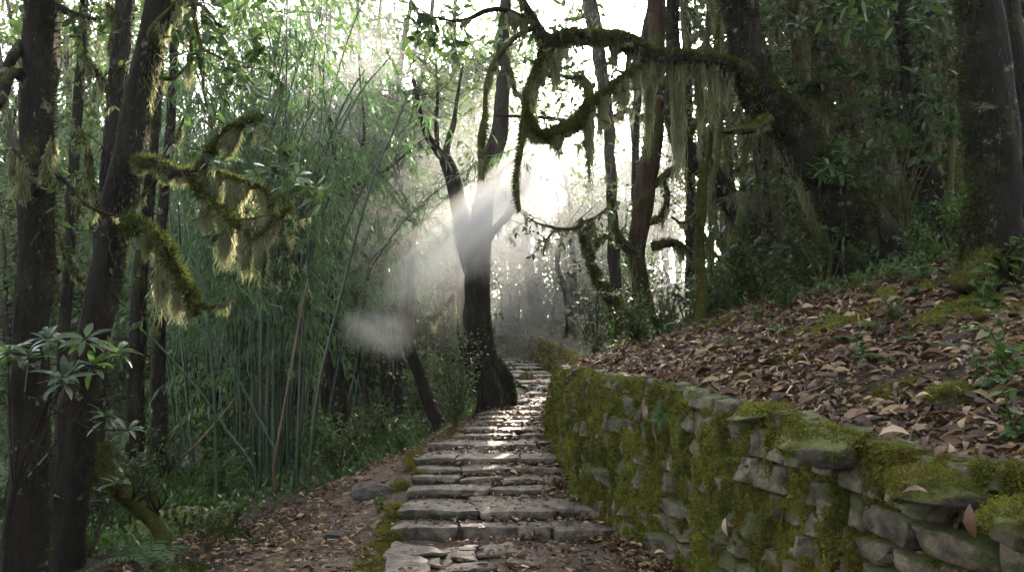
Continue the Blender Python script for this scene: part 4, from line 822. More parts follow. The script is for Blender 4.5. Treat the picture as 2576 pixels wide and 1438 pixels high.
# ------------------------------------------------------------------ bamboo
def culm(pts3, r, label, brown=False, leafy=1., group='green bamboo culms beside the path', l0=.35):
    root = thing('bamboo', label, 'bamboo', pts3[0][:3], group); m = MB(); c = np.array([[*p[:3], r * (1 - .55 * i / (len(pts3) - 1))] for i, p in enumerate(pts3)])
    L = tube(m, c, .2, 8, wob=.15, bumps=.02); nodes = np.arange(.15, L.s[-1], .30)
    for a in nodes:   # node rings
        p, rr = along(L, np.array([a])); i = min(np.searchsorted(L.s, a), len(L.s) - 1); tg = L.tg[i]
        tube(m, np.array([[*(p[0] - tg * .006), rr[0] * 1.16], [*(p[0] + tg * .006), rr[0] * 1.16]]), .02, 8, 0, 0)
    m.build('culm', M['culm_brown' if brown else 'culm'], root)
    if leafy:
        lm = MB()
        for a in nodes[nodes > l0 * L.s[-1]]:
            for q in range(R.poisson(2.8 * leafy)):
                p, _ = along(L, np.array([a])); p = p[0]; az = R.random() * 6.28; dv = np.array([math.cos(az), math.sin(az), .75]); dv /= np.linalg.norm(dv); ln = R.uniform(.4, .95); pt = [p]
                for k in range(4): dv = unit(dv + np.array([0, 0, -.42]) + R.normal(0, .1, 3)); p = p + dv * ln / 4; pt.append(p)
                tube(lm, np.array([[*x, .0028] for x in pt]), .1, 3, 0, 0)
                n_ = 15; f = R.random(n_) ** .7 * 4; i0 = np.clip(f.astype(int), 0, 3); pp = np.array(pt)[i0] + (np.array(pt)[i0 + 1] - np.array(pt)[i0]) * (f - i0)[:, None]
                dd = unit(np.tile(dv * [1, 1, .3], (n_, 1)) * .7 + R.normal(0, .45, (n_, 3)) + [0, 0, -.75])
                leaves(lm, pp, dd, unit(np.array([0, 0, 1.]) + R.normal(0, .5, (n_, 3))), R.uniform(.10, .19, n_), R.uniform(.007, .012, n_), .2, R.uniform(.0, .15, n_))
        if lm.n: lm.build('foliage', M['leaf_bamboo'], root)
    return root
def culm_px(pts, d, r, label, **k):
    q = [P(x, y, d + (dd[0] if dd else 0)) for x, y, *dd in pts]; b = q[0].copy(); b[2] = gz(b[0], b[1]) - .05; q = [b] + [p for p in q if p[2] > b[2] + .3]
    return culm(q, r, label, **k)
culm_px([(772, 1200), (790, 1050), (812, 920), (845, 790), (878, 660), (905, 560), (945, 430), (990, 330), (1030, 225)], 9.0, .022, 'long green bamboo culm leaning out towards the big trunk', leafy=.12)
culm_px([(548, 1250), (542, 1100), (535, 950), (520, 800), (500, 690), (470, 560)], 8.2, .017, 'dark bamboo culm standing nearest the root mound, tipped towards the leaning tree', leafy=.4)
culm_px([(640, 1180), (570, 1080), (500, 980), (430, 900), (380, 845)], 9.0, .02, 'fallen dark bamboo culm slanting across the clump, lower of two', leafy=0)
culm_px([(700, 1160), (650, 1050), (590, 935), (525, 830), (480, 760)], 9.4, .022, 'fallen dark bamboo culm slanting across the clump, upper of two', leafy=0)
culm_px([(690, 1170), (705, 1080), (722, 980), (742, 870), (758, 780), (775, 700)], 9.1, .019, 'dead brown bamboo culm leaning among the green ones', brown=True, leafy=0)
culm_px([(445, 1170, .3), (500, 1110), (560, 1040), (590, 1000)], 9.2, .015, 'short broken brown bamboo pole propped low in the clump', brown=True, leafy=0)
for k in range(62):
    bx = R.uniform(590, 765) if k < 34 else R.uniform(430, 880); d = R.uniform(9.4, 11.2) if k < 34 else R.uniform(10.5, 15)
    b = P(bx, 1100, d); b[2] = gz(b[0], b[1]) - .05; h = R.uniform(4.6, 7.4); lx = (bx - 690) / 170 * .10 + R.normal(0, .05); ly = R.normal(0, .05); cx, cy = R.normal(.0, .7) + lx * 4, R.normal(-.1, .6)
    pts = [b + np.array([lx * h * t + cx * t ** 3.2, ly * h * t + cy * t ** 3.2, h * t * (1 - .12 * t ** 3)]) for t in np.linspace(0, 1, 9)]
    near = d < 10.3
    culm(pts, R.uniform(.013, .021), 'upright green bamboo culm in the dense clump by the path' if k < 34 else 'thinner bamboo culm standing loosely behind the dense clump', leafy=1.0 if k % 2 or k >= 34 else .7, l0=R.uniform(.25, .5),
         group='green bamboo culms beside the path' if k < 34 else 'thinner bamboo culms behind the clump')

# ------------------------------------------------------------------ undergrowth
def fern_mesh(n=8, L=.55, seed=0, spread=1.):
    mb = MB()
    for k in range(n):
        az = k / n * 6.28 + R.normal(0, .3); l = L * R.uniform(.6, 1.15); el = R.uniform(.75, 1.15); m = 16; t = np.linspace(0, 1, m)
        hx = l * (t * math.cos(el) * 1.0 + .45 * t ** 2) * spread; hz = l * (t * math.sin(el) - .75 * t ** 2.2)
        c = np.stack([hx * math.cos(az), hx * math.sin(az), hz], -1); tg = unit(np.gradient(c, axis=0)); sd = unit(np.cross(tg, [0, 0, 1.])); up = np.cross(sd, tg)
        tube(mb, np.array([[*q, .004 * (1 - .8 * w)] for q, w in zip(c, t)]), .2, 3, 0, 0)
        pl = l * .24 * np.sin(np.pi * np.clip(t * .92 + .1, 0, 1)) ** .8
        for s in (-1, 1):
            dd = unit(sd * s + tg * .35 - up * .12 + R.normal(0, .06, c.shape)); leaves(mb, c[2:], dd[2:], up[2:], pl[2:], np.full(m - 2, l * .022), .1, .05)
    return mb
def proto(name, label, cat, parts):
    root = thing(name, label, cat, (0, 0, 0))
    for nm, mb, mt in parts: mb.build(nm, M[mt], root)
    return root
def shrub_parts(h, nst, lk, nl, ll, lw, rad, wl=False, stem='twig'):
    st, lf = MB(), MB()
    for k in range(nst):
        a = R.random() * 6.28; hh = h * R.uniform(.55, 1.1); e = np.array([math.cos(a) * rad * R.uniform(.2, 1), math.sin(a) * rad * R.uniform(.2, 1), hh])
        L = tube(st, [[0, 0, -.05, .009], [*(e * [.35, .35, .5] + R.normal(0, .04, 3)), .007], [*e, .003]], .08, 5, .4, .05)
        if wl:
            whorl(lf, e, unit(e * [.5, .5, 1]), 9, ll, lw, .1, .15)
            if R.random() < .7: c, _ = along(L, np.array([L.s[-1] * .7])); whorl(lf, c[0], [R.normal(0, .4), R.normal(0, .4), 1], 6, ll * .9, lw, .0, .2)
        else:
            n = nl; q = (.25 + .75 * R.random(n)) * L.s[-1]; p, _ = along(L, q); p = p + R.normal(0, .05 * h, (n, 3)); d = unit(rdir(n, .1) * [1, 1, .6] + (p - [0, 0, h * .4]) * .6)
            leaves(lf, p, d, unit(np.array([0, 0, 1.]) + R.normal(0, .35, (n, 3))), ll * R.uniform(.6, 1.3, n), lw * R.uniform(.7, 1.2, n), .2, R.uniform(0, .2, n))
    return [('stem', st, stem), ('foliage', lf, lk)]
SH = [shrub_parts(.85, 14, 'leaf_bright', 46, .075, .017, .45), shrub_parts(.6, 12, 'leaf_tree', 50, .06, .014, .4), shrub_parts(1.3, 16, 'leaf_bright', 60, .06, .016, .5), shrub_parts(.7, 9, 'leaf_rhodo', 0, .14, .022, .4, True), shrub_parts(.32, 5, 'leaf_bright', 10, .09, .026, .14), shrub_parts(1.5, 18, 'leaf_rhodo', 0, .15, .024, .7, True)]
FERNS = [fern_mesh(9, .55), fern_mesh(7, .42), fern_mesh(10, .7)]
def place(kind, p, s, rz, label, cat, group, name):
    key = ('p', kind)
    if key not in PR:
        PR[key] = proto(name, label, cat, [('frond', FERNS[kind[1]], 'fern')] if kind[0] == 'f' else SH[kind[1]])
        o = PR[key]; o.location = [float(a) for a in p]; o.scale = (s, s, s); o.rotation_euler = (0, 0, rz); o['group'] = group; o['label'] = label; return o
    o = copy_tree(PR[key], p, rz, s, label, group); o['category'] = cat; o.name = name; return o
PR = {}
# individually recognisable plants
for kind, x, y, s, lab, cat, name in [
    (('s', 2), 1145, 1075, .95, 'airy pale green shrub growing against the big stairside trunk', 'shrub', 'shrub'),
    (('s', 2), 1100, 1085, .5, 'low pale shrub at the foot of the leaning forked tree', 'shrub', 'shrub'),
    (('s', 0), 1950, 700, 1.1, 'dense bright glossy shrub before the bent thick trunk', 'shrub', 'shrub'),
    (('s', 0), 2040, 690, 1.0, 'bright glossy shrub touching the bent thick trunk', 'shrub', 'shrub'),
    (('s', 5), 1890, 690, .7, 'broad leaved bush beyond the dense glossy shrub', 'shrub', 'shrub'),
    (('f', 1), 2300, 705, .75, 'small arching fern on the leaf bank between two big trunks', 'fern', 'fern'),
    (('f', 1), 2375, 700, .7, 'pale fern at the foot of the massive shaggy trunk', 'fern', 'fern'),
    (('s', 4), 2545, 720, 1.0, 'broad leaved seedling before the massive shaggy trunk', 'seedling', 'seedling'),
    (('s', 4), 2490, 780, .9, 'grey green seedling on the leaf bank below the massive trunk', 'seedling', 'seedling'),
    (('s', 4), 2535, 985, .8, 'jagged leaved seedling at the edge of the photo on the leaf bank', 'seedling', 'seedling'),
    (('f', 1), 2490, 990, .6, 'drooping little fern on the leaf bank by the edge of the photo', 'fern', 'fern'),
    (('s', 4), 2560, 1130, .7, 'lowest seedling at the edge of the photo above the wall', 'seedling', 'seedling'),
    (('f', 1), 2200, 840, .55, 'tiny fern sprouting from leaves by the long moss hump', 'fern', 'fern'),
    (('s', 3), 2215, 640, .7, 'whorled sapling rising at the foot of the bent thick trunk', 'sapling', 'sapling'),
    (('s', 3), 2330, 640, .7, 'whorled sapling between the bent trunk and the massive one', 'sapling', 'sapling'),
    (('s', 3), 225, 1400, .75, 'small whorled sapling lit at the bottom edge by the leaning tree', 'sapling', 'sapling'),
    (('s', 3), 110, 1420, .7, 'dim whorled sapling at the foot of the edge tree', 'sapling', 'sapling'),
    (('f', 0), 370, 1425, .8, 'dark arching fern at the bottom edge below the fallen limb', 'fern', 'fern'),
    (('s', 3), 520, 1395, .5, 'tiny whorled sapling among leaves below the root mound', 'sapling', 'sapling'),
    (('f', 0), 900, 1170, .8, 'fern at the edge of the earth path beneath the bamboo', 'fern', 'fern'),
    (('f', 2), 830, 1180, .8, 'big fern under the bamboo at the path edge', 'fern', 'fern'),
    (('s', 4), 955, 1290, .5, 'little green sprout beside the lone dark rock', 'seedling', 'seedling'),
    (('f', 2), 1690, 840, .7, 'fern by the shaggy reddish trunk', 'fern', 'fern'),
    (('s', 1), 1580, 850, .8, 'leafy low bush between crooked tree and reddish trunk', 'shrub', 'shrub')]:
    p = gp(x, y); place(kind, p, s, R.random() * 6, lab, cat, None, name)
# little fern rooted in the wall face
w_ = copy_tree(PR[('p', ('f', 1))], P(1665, 1050, 6.0), 1.2, .42, 'small fern rooted in the mossy wall face', None, (.5, -.9)); w_['category'] = 'fern'
# rhododendron by the edge trees
t = Tree('rhododendron', 'dark rhododendron with spread leaf whorls in front of the edge trees', 4.4, cat='shrub', bark='twig')
L = t.trunk([(20, 1330, 16), (50, 1180, 14), (100, 1060, 12), (130, 985, 9)], flare=0, sides=8, mat='bark')
for (x, y, d) in [(72, 892, 4.3), (20, 880, 4.4), (215, 850, 4.2), (160, 950, 4.2), (290, 885, 4.5), (120, 850, 4.5), (265, 1045, 5.0), (320, 1080, 5.1), (235, 915, 4.4)]:
    e = P(x, y, d); i = R.integers(len(L.c) // 2, len(L.c)); m_ = (L.c[i] + e) / 2 - [0, 0, .05]; t.branch([[*L.c[i], .005], [*m_, .004], [*e, .003]], world=True, into=L, sides=5)
    whorl(t.crown, e, [R.normal(0, .25), -.25 + R.normal(0, .2), 1], 9, .14, .017, .05, .25); whorl(t.crown, e - [0, 0, .02], [R.normal(0, .25), -.2, 1], 4, .12, .016, -.35, .25)
t.lk = 'leaf_rhodo'; t.build()
# whorled tree rhododendrons hanging in the shaded bank wood
for bx, d, tops, lab in [(2140, 9.5, [(1960, 130), (2010, 60), (2080, 110), (2120, 190), (2190, 60), (2230, 110), (2180, 220), (2050, 210), (2260, 190), (2215, 20), (1990, 190), (2150, 300), (2100, 30), (1940, 40), (2240, 270)], 'whorled rhododendron tree spreading between pale trunks, upper bank'),
                         (2120, 7.9, [(2085, 415), (2130, 385), (2110, 440), (2060, 430)], 'thin rhododendron sprout with star whorls before the bent trunk'),
                         (2380, 8.6, [(2330, 130), (2380, 110), (2420, 200), (2360, 260), (2400, 320), (2440, 90), (2310, 60), (2350, 20), (2425, 20)], 'whorled rhododendron between the clean trunk and massive trunk'),
                         (2300, 9.6, [(2180, 540), (2240, 560), (2310, 560), (2290, 520), (2380, 560), (2340, 590), (2200, 590), (2400, 520)], 'low whorled rhododendron on the dark bank floor'),
                         (1960, 12.5, [(1900, 180), (1940, 260), (1880, 60), (1960, 330), (1830, 120), (1980, 420), (1900, 400), (1850, 300), (1790, 80), (1770, 250)], 'rhododendron behind the bent trunk, leaves dark against haze')]:
    t = Tree('rhododendron', lab, d, cat='rhododendron', bark='twig' if d > 8 else 'bark'); y0 = max(v for _, v in tops) + 60
    cx = np.mean([a for a, _ in tops]); cyy = np.mean([b for _, b in tops])
    L = t.trunk([(bx, 640, 20 if d > 8 else 8), ((bx + cx) / 2 + 18, (y0 + cyy) / 2, 15 if d > 8 else 6), (cx, cyy, 11 if d > 8 else 5)], flare=0, sides=8)
    for (x, y) in tops:
        for q in range(3 if d > 8 else 1):
            e = P(x + R.normal(0, 18) * (q > 0), y + R.normal(0, 18) * (q > 0), d + R.normal(0, .3)); i = R.integers(int(len(L.c) * .6), len(L.c)); m_ = (L.c[i] + e) / 2 + R.normal(0, .05, 3) - [0, 0, .06]
            t.branch([[*L.c[i], .008], [*m_, .006], [*e, .004]], world=True, into=L, sides=5)
            whorl(t.crown, e, [R.normal(0, .3), -.2 + R.normal(0, .25), 1], 9, .19, .026, .0, .22); whorl(t.crown, e - [0, 0, .02], [R.normal(0, .3), -.2, 1], 6, .16, .024, -.5, .25)
    t.lk = 'leaf_rhodo'; t.build()
def scatter(n, xr, yr, kinds, label, cat, name, group, srange=(.6, 1.2), cond=None):
    k = 0; tries = 0
    while k < n and tries < n * 60:
        tries += 1; y = R.uniform(*yr) if yr[1] - yr[0] < 9 else yr[0] + (yr[1] - yr[0]) * R.random() ** 1.2; x = R.uniform(xr[0], xr[1]) * max(y, 1)
        if cond is not None and not cond(x, y): continue
        kd = kinds[R.integers(len(kinds))]; place(kd, [x, y, gz(x, y) - .02], R.uniform(*srange), R.random() * 6.28, label, cat, group, name); k += 1
left_ok = lambda x, y: x < np.interp(y, SY, SXL) - np.interp(y, [0, 6.5, 9, 12, 14], [2.6, 2.3, 1.6, .7, .7])
bank_ok = lambda x, y: x > xw(y) + np.interp(y, [4, 7, 9, 12], [2.3, 1.9, 1.0, .35])
scatter(46, (-.62, -.02), (7.5, 16), [('f', 0), ('f', 1), ('f', 2)], 'green fern in the undergrowth beneath bamboo and trees', 'fern', 'fern', 'ferns on the open side of the path', (.5, .95), left_ok)
scatter(90, (-.62, -.02), (7.5, 22), [('s', 0), ('s', 1), ('s', 1)], 'leafy low shrub in the undergrowth beneath bamboo and trees', 'shrub', 'shrub', 'shrubs on the open side of the path', (.6, 1.3), left_ok)
scatter(46, (0, .62), (7.5, 16), [('f', 0), ('f', 1)], 'small fern on the shaded bank behind the leaf litter', 'fern', 'fern', 'ferns on the bank', (.45, .85), bank_ok)
scatter(80, (0, .62), (8.5, 24), [('s', 0), ('s', 1), ('s', 1), ('s', 5)], 'leafy shrub on the shaded bank among slender trunks', 'shrub', 'shrub', 'shrubs on the bank', (.5, 1.1), bank_ok)
scatter(40, (.15, .62), (4.5, 9.5), [('f', 1), ('f', 0), ('s', 1), ('s', 4)], 'small fern or leafy sprig on the open leaf litter slope', 'fern', 'sprig', 'ferns and sprigs on the leaf litter slope', (.3, .6), lambda x, y: x > xw(y) + 1.3)
scatter(64, (.1, .62), (3.6, 8), [('s', 4), ('f', 1)], 'tiny green plant coming up through the leaf litter', 'seedling', 'seedling', 'small plants in the leaf litter', (.22, .5), lambda x, y: x > xw(y) + .7)
scatter(60, (.1, .62), (7.2, 14), [('s', 0), ('s', 1), ('f', 0), ('f', 2), ('s', 3)], 'leafy plant along the top of the leaf litter on the bank', 'shrub', 'leafy_plant', 'leafy plants along the top of the litter', (.45, .95), lambda x, y: x > xw(y) + np.interp(y, [7, 9, 12], [2.4, 1.5, .7]))
scatter(90, (-.12, .16), (17, 36), [('s', 0), ('s', 2), ('s', 2), ('s', 5)], 'hazy shrub on the far rise around the bend of the stairs', 'shrub', 'shrub', 'shrubs on the far rise', (.7, 1.4), lambda x, y: x > xw(y) + 1.5)

# ------------------------------------------------------------------ far trees: a few grown, the rest copied
BGP = []
for k in range(5):
    t = Tree('forest_tree', 'hazy tree deep in the misty wood', 30, 'trees deep in the misty wood', bark='bark_far'); h = R.uniform(8, 11); r = R.uniform(.09, .17)
    lean = R.normal(0, .12, 2); pts = [[0, 0, -.3, r * 1.5]] + [[lean[0] * z + .25 * math.sin(z * .7 + k), lean[1] * z + .2 * math.cos(z * .6 + k), z, r * (1 - .6 * z / h)] for z in np.linspace(.6, h, 7)]
    m = MB(); L = tube(m, pts, .4, 9, .3); t.limbs.append((m, 'trunk', t.bark)); L.mb = m; t.base = np.zeros(3); cs = []
    for b in range(9):
        a = L.s[-1] * R.uniform(.25, .98); c, rr = along(L, a); c = c.ravel(); az = R.random() * 6.28; l = R.uniform(.9, 2.4); e1 = c + np.array([math.cos(az) * l * .5, math.sin(az) * l * .5, l * .25]); e2 = e1 + np.array([math.cos(az + .4) * l * .6, math.sin(az + .4) * l * .6, l * R.uniform(-.1, .5)])
        bl = t.branch([[*c, rr * .5], [*e1, rr * .35], [*e2, .012]], world=True, into=L, sides=6); hang(t.moss, bl, 130, .6, w=.02)
        for q in range(6): cs.append(e1 + (e2 - e1) * R.random() * 1.2 + R.normal(0, .35, 3))
    puff(t.crown, np.array(cs), .5, 34, .15, .035, .6); t.lk = 'leaf_far'; BGP.append(t.build())
def shade(x, y): return 13 < y < 35 and abs(x - (.68 + .306 * (y - 14.7))) < 2.8 + .06 * y
def bg(n, f, srange=(.75, 1.25)):
    global _used
    for k in range(n):
        x, y = f()
        loc = (x, y, gz(x, y) - .1); pr = BGP[int(R.integers(5))]; s = R.uniform(*srange)
        if pr.name not in _used: _used.add(pr.name); pr.location = [float(a) for a in loc]; pr.scale = (s, s, s); pr.rotation_euler = (0, 0, R.random() * 6); continue
        copy_tree(pr, loc, R.random() * 6.28, s)
_used = set()
def fl():
    while True:
        y = R.uniform(17, 46); x = R.uniform(-.66, .0) * y
        if x < np.interp(y, SY, SXL) - 1.5 and not (-.11 < x / y < .03 and y < 22): return x, y
def fr():
    while True:
        y = R.uniform(15, 34); x = R.uniform(.09, .68) * y
        if x > xw(y) + 1.2 and not (.02 < x / y < .08) and not shade(x, y): return x, y
def fc():
    while True:
        y = R.uniform(36, 60); x = R.uniform(-.25, .25) * y
        if not (.02 < x / y < .06): return x, y
def fz_():
    while True:
        y = R.uniform(37, 46); x = R.uniform(-.06, .19) * y
        if not (.033 < x / y < .052): return x, y
bg(96, fl); bg(74, fr, (.55, 1.15)); bg(44, fc); bg(9, fz_, (.85, 1.05))
# bushy small trees filling the middle distance
UPR = []
for k in range(4):
    t = Tree('understory_tree', 'bushy small tree in the misty understory', 24, 'bushy small trees in the understory', bark='bark_far'); t.base = np.zeros(3); h = R.uniform(3.6, 5.2); m = MB()
    L = tube(m, [[0, 0, -.2, .07], [.1, 0, h * .3, .05], [-.1, .1, h * .7, .035], [R.normal(0, .2), 0, h, .012]], .3, 7, .4); t.limbs.append((m, 'trunk', t.bark)); L.mb = m; cs = []
    for b in range(15):
        c, rr = along(L, np.array([L.s[-1] * R.uniform(.08, 1)])); c = c[0]; az = R.random() * 6.28; l = R.uniform(.6, 1.5); e2 = c + np.array([math.cos(az) * l, math.sin(az) * l, l * R.uniform(-.1, .6)]); bl = t.branch([[*c, .022], [*((c + e2) / 2 + R.normal(0, .1, 3)), .015], [*e2, .006]], world=True, into=L, sides=5); hang(t.moss, bl, 60, .45, w=.014)
        for z_ in range(5): cs.append(c + (e2 - c) * (.3 + .9 * R.random()) + R.normal(0, .22, 3))
    puff(t.crown, np.array(cs), .36, 34, .10, .024, .6); t.lk = 'leaf_far' if k % 2 else 'leaf_tree'; UPR.append(t.build())
def spread(n, f, srange):
    for k in range(n):
        x, y = f(); loc = (x, y, gz(x, y) - .1); pr = UPR[int(R.integers(4))]; s_ = R.uniform(*srange)
        if pr.name not in _used: _used.add(pr.name); pr.location = [float(a) for a in loc]; pr.scale = (s_,) * 3; continue
        copy_tree(pr, loc, R.random() * 6.28, s_)
def ul():
    while True:
        y = R.uniform(15, 34); x = R.uniform(-.62, -.03) * y
        if x < np.interp(y, SY, SXL) - 1.6: return x, y
def ur():
    while True:
        y = R.uniform(15, 34); x = R.uniform(.03, .62) * y
        if x > xw(y) + 1.6 and not (x / y < .075 and y < 19) and not shade(x, y): return x, y
def uc():
    y = R.uniform(28, 42); return R.uniform(-.15, .15) * y, y
def ub():
    while True:
        y = R.uniform(-15, -2.5); x = R.uniform(-13, 13)
        if abs(x) > 1.3 or y < -7: return x, y
spread(56, ul, (.7, 1.5)); spread(66, ur, (.6, 1.8)); spread(26, uc, (.8, 1.3))
# tall clear-stemmed trees whose crowns meet above the bright gap
for k in range(11):
    t = Tree('forest_tree', 'tall clear stemmed tree in the haze, crown above the bright gap', 22, 'tall hazy trees round the bright gap', bark='bark_far'); y = R.uniform(19, 27) if k < 5 or k > 8 else R.uniform(33, 40); x = [-.16, -.13, -.10, -.075, -.05, -.03, -.01, .02, .075, .25, .28][k] * y; h = y * .30 + 2; b = np.array([x, y, gz(x, y) - .1]); t.base = b; m = MB()
    L = tube(m, [[*(b + [0, 0, 0]), .19], [x + .1, y, b[2] + 2, .14], [x - .15, y + .2, b[2] + 4.5, .12], [x + R.normal(0, .3), y, b[2] + h, .07]], .3, 9, .3); t.limbs.append((m, 'trunk', t.bark)); L.mb = m; cs = []
    for q in range(15):
        c, rr = along(L, np.array([L.s[-1] * R.uniform(.5, 1)])); c = c[0]; az = R.random() * 6.28; l = R.uniform(.8, 2.2); e2 = c + np.array([math.cos(az) * l, math.sin(az) * l, l * R.uniform(.1, .6)]); bl = t.branch([[*c, .04], [*((c + e2) / 2 + R.normal(0, .1, 3)), .028], [*e2, .01]], world=True, into=L, sides=6); hang(t.moss, bl, 120, .6, w=.014)
        for z_ in range(4): cs.append(c + (e2 - c) * (.4 + .8 * R.random()) + R.normal(0, .3, 3))
    puff(t.crown, np.array(cs), .45, 46, .12, .028, .6); t.lk = 'leaf_far'; t.build()
bg(24, ub, (1.0, 1.4)); spread(12, ub, (1.1, 1.6))  # unseen trees behind the camera, added to cut the sky fill
# slender pale trunks crowding the bank
SLP = []
for k in range(4):
    t = Tree('slender_tree', 'slender crooked pale trunk hung with lichen in the bank wood', 12, 'slender crooked pale trunks in the bank wood', bark='bark_pale'); t.us = 'usnea_pale'; t.base = np.zeros(3); h = R.uniform(6, 8); r = R.uniform(.030, .058); m = MB(); ln_ = R.normal(-.06, .1)
    L = tube(m, [[0, 0, -.2, r * 1.4]] + [[ln_ * z + R.normal(0, .09), R.normal(0, .08), z, r * (1 - .55 * z / h)] for z in np.linspace(.5, h, 8)], .15, 9, .5, .2); t.limbs.append((m, 'trunk', t.bark)); L.mb = m; hang(t.moss, L, 700, .6, .15, 1, 1.2, w=.009); tufts(t.fuzz, L, 1500, .04, .007, .2)
    for b in range(7):
        c, rr = along(L, np.array([L.s[-1] * R.uniform(.2, .95)])); c = c[0]; az = R.random() * 6.28; l = R.uniform(.4, 1.1); e2 = c + np.array([math.cos(az) * l, math.sin(az) * l, l * R.uniform(-.2, .7)])
        bl = t.branch([[*c, r * .45], [*((c + e2) / 2 + R.normal(0, .09, 3)), r * .35], [*e2, .006]], world=True, into=L, sides=6); hang(t.moss, bl, 220, .65, w=.009); t.twigs(bl, 3, .4, .005, leaf=12, ll=.09, lw=.02, mossy=10)
    t.fz = 'fuzz'; t.lk = 'leaf_rhodo'; SLP.append(t.build())
k = 0
while k < 46:
    y = R.uniform(9.5, 18); x = R.uniform(.16, .63) * y
    if x < xw(y) + 1.8 or (shade(x, y) and y > 15) or abs(x / y - .41) < .05 and y < 10.5: continue
    loc = (x, y, gz(x, y) - .1); pr = SLP[k % 4]; s_ = R.uniform(.8, 1.25)
    if k < 4: pr.location = [float(a) for a in loc]; pr.scale = (s_,) * 3
    else: copy_tree(pr, loc, R.random() * 6.28, s_, tilt=(R.normal(0, .06), R.normal(-.05, .08)))
    k += 1
# low far woods closing the view
mb = MB(); cs = []
for k in range(1300):
    y = R.uniform(40, 72); x = R.uniform(-.75, .75) * y
    if .02 < x / y < .06 and R.random() < .7: continue
    top = np.interp(x / y, [-.6, -.3, -.1, .05, .2, .6], [2.5, 4.5, 6, 6, 15, 20]); cs.append([x, y, gz(x, y) + R.random() ** 1.3 * top])
puff(mb, np.array(cs), 1.1, 40, .30, .085, .8)
tag(mb.build('far_woods', M['leaf_far']), 'far misty mass of leaves closing the view through the wood', 'woods', kind='stuff')

# ------------------------------------------------------------------ ground cover, leaf litter, big fallen leaves
def cover(n, fx, fy, ok, ll, lw, mat, label, name):
    x, y = fx(n), fy(n); x = x * y; k = ok(x, y) & (n2(x * .8, y * .8, 3, 91) > R.random(n) * .8 - .55); x, y = x[k], y[k]; n = len(x)
    p = np.stack([x, y, ground(x, y) + R.random(n) ** 2 * .16], -1); mb = MB(); leaves(mb, p, rdir(n, .5), unit(np.array([0, 0, 1.]) + R.normal(0, .5, (n, 3))), ll * R.uniform(.5, 1.4, n), lw * R.uniform(.6, 1.3, n), .2)
    tag(mb.build(name, M[mat]), label, 'ground cover', kind='stuff')
vb = np.vectorize(bank_ok); vl = np.vectorize(left_ok)
cover(26000, lambda n: R.uniform(-.62, .0, n), lambda n: 6.5 + 18 * R.random(n) ** 1.4, lambda x, y: x < np.interp(y, SY, SXL) - np.interp(y, [0, 6.5, 9, 12, 14], [2.3, 1.9, 1.3, .6, .5]), .07, .014, 'leaf_bright', 'low leafy ground cover beneath the bamboo and trees', 'ground_cover')
cover(24000, lambda n: R.uniform(.0, .62, n), lambda n: 7 + 18 * R.random(n) ** 1.4, lambda x, y: x > xw(y) + np.interp(y, [4, 7, 9, 12], [2.6, 2.0, 1.0, .3]), .07, .014, 'leaf_tree', 'low leafy ground cover on the shaded bank', 'ground_cover')
cover(9000, lambda n: R.uniform(-.14, .16, n), lambda n: 20 + 20 * R.random(n), lambda x, y: x > xw(y) + .3, .12, .03, 'leaf_far', 'low hazy ground cover on the far rise', 'ground_cover')
def grass(n, ok, fx, fy, name, label):
    x, y = fx(n), fy(n); k = ok(x, y) & (n2(x * 1.1, y * 1.1, 3, 95) > R.random(n) * .8 - .5); x, y = x[k], y[k]; n = len(x); mb = MB(); p = np.stack([x, y, ground(x, y)], -1)
    d = unit(R.normal(0, .45, (n, 3)) + [0, 0, 1]); leaves(mb, p, d, rdir(n), R.uniform(.08, .28, n), R.uniform(.003, .006, n), .3, R.uniform(.1, .5, n)); tag(mb.build(name, M['leaf_bright']), label, 'grass', kind='stuff')
grass(9000, lambda x, y: (x < np.interp(y, SY, SXL) - np.interp(y, [0, 6.5, 9, 12, 14], [2.2, 1.8, 1.2, .4, .3])), lambda n: (np.interp(0, [0], [0]) + np.zeros(n)) + R.uniform(-4.2, .2, n), lambda n: R.uniform(7.6, 15, n), 'grass', 'thin grass and moss along the open edge of the path')
def litter(n, x, y, Lr, mat, name, label, zoff=.012, lift=None):
    mb = MB(); nn = gnorm(x, y); z = ground(x, y) + zoff + R.random(n) ** 2 * .035 if lift is None else lift
    a = R.random(n) * 6.28; d = np.stack([np.cos(a), np.sin(a), R.normal(0, .28, n)], -1); d = unit(d - nn * (d * nn).sum(-1, keepdims=True) * .8); l = (Lr[0] + (Lr[1] - Lr[0]) * R.random(n) ** 1.7) * R.uniform(.6, 1.15, n)
    up = unit(nn + R.normal(0, .55, (n, 3))); leaves(mb, np.stack([x, y, z], -1) - d * l[:, None] * .5, d, up, l, l * R.uniform(.10, .22, n), R.normal(.3, .6, n), R.normal(.08, .42, n), True)
    return mb
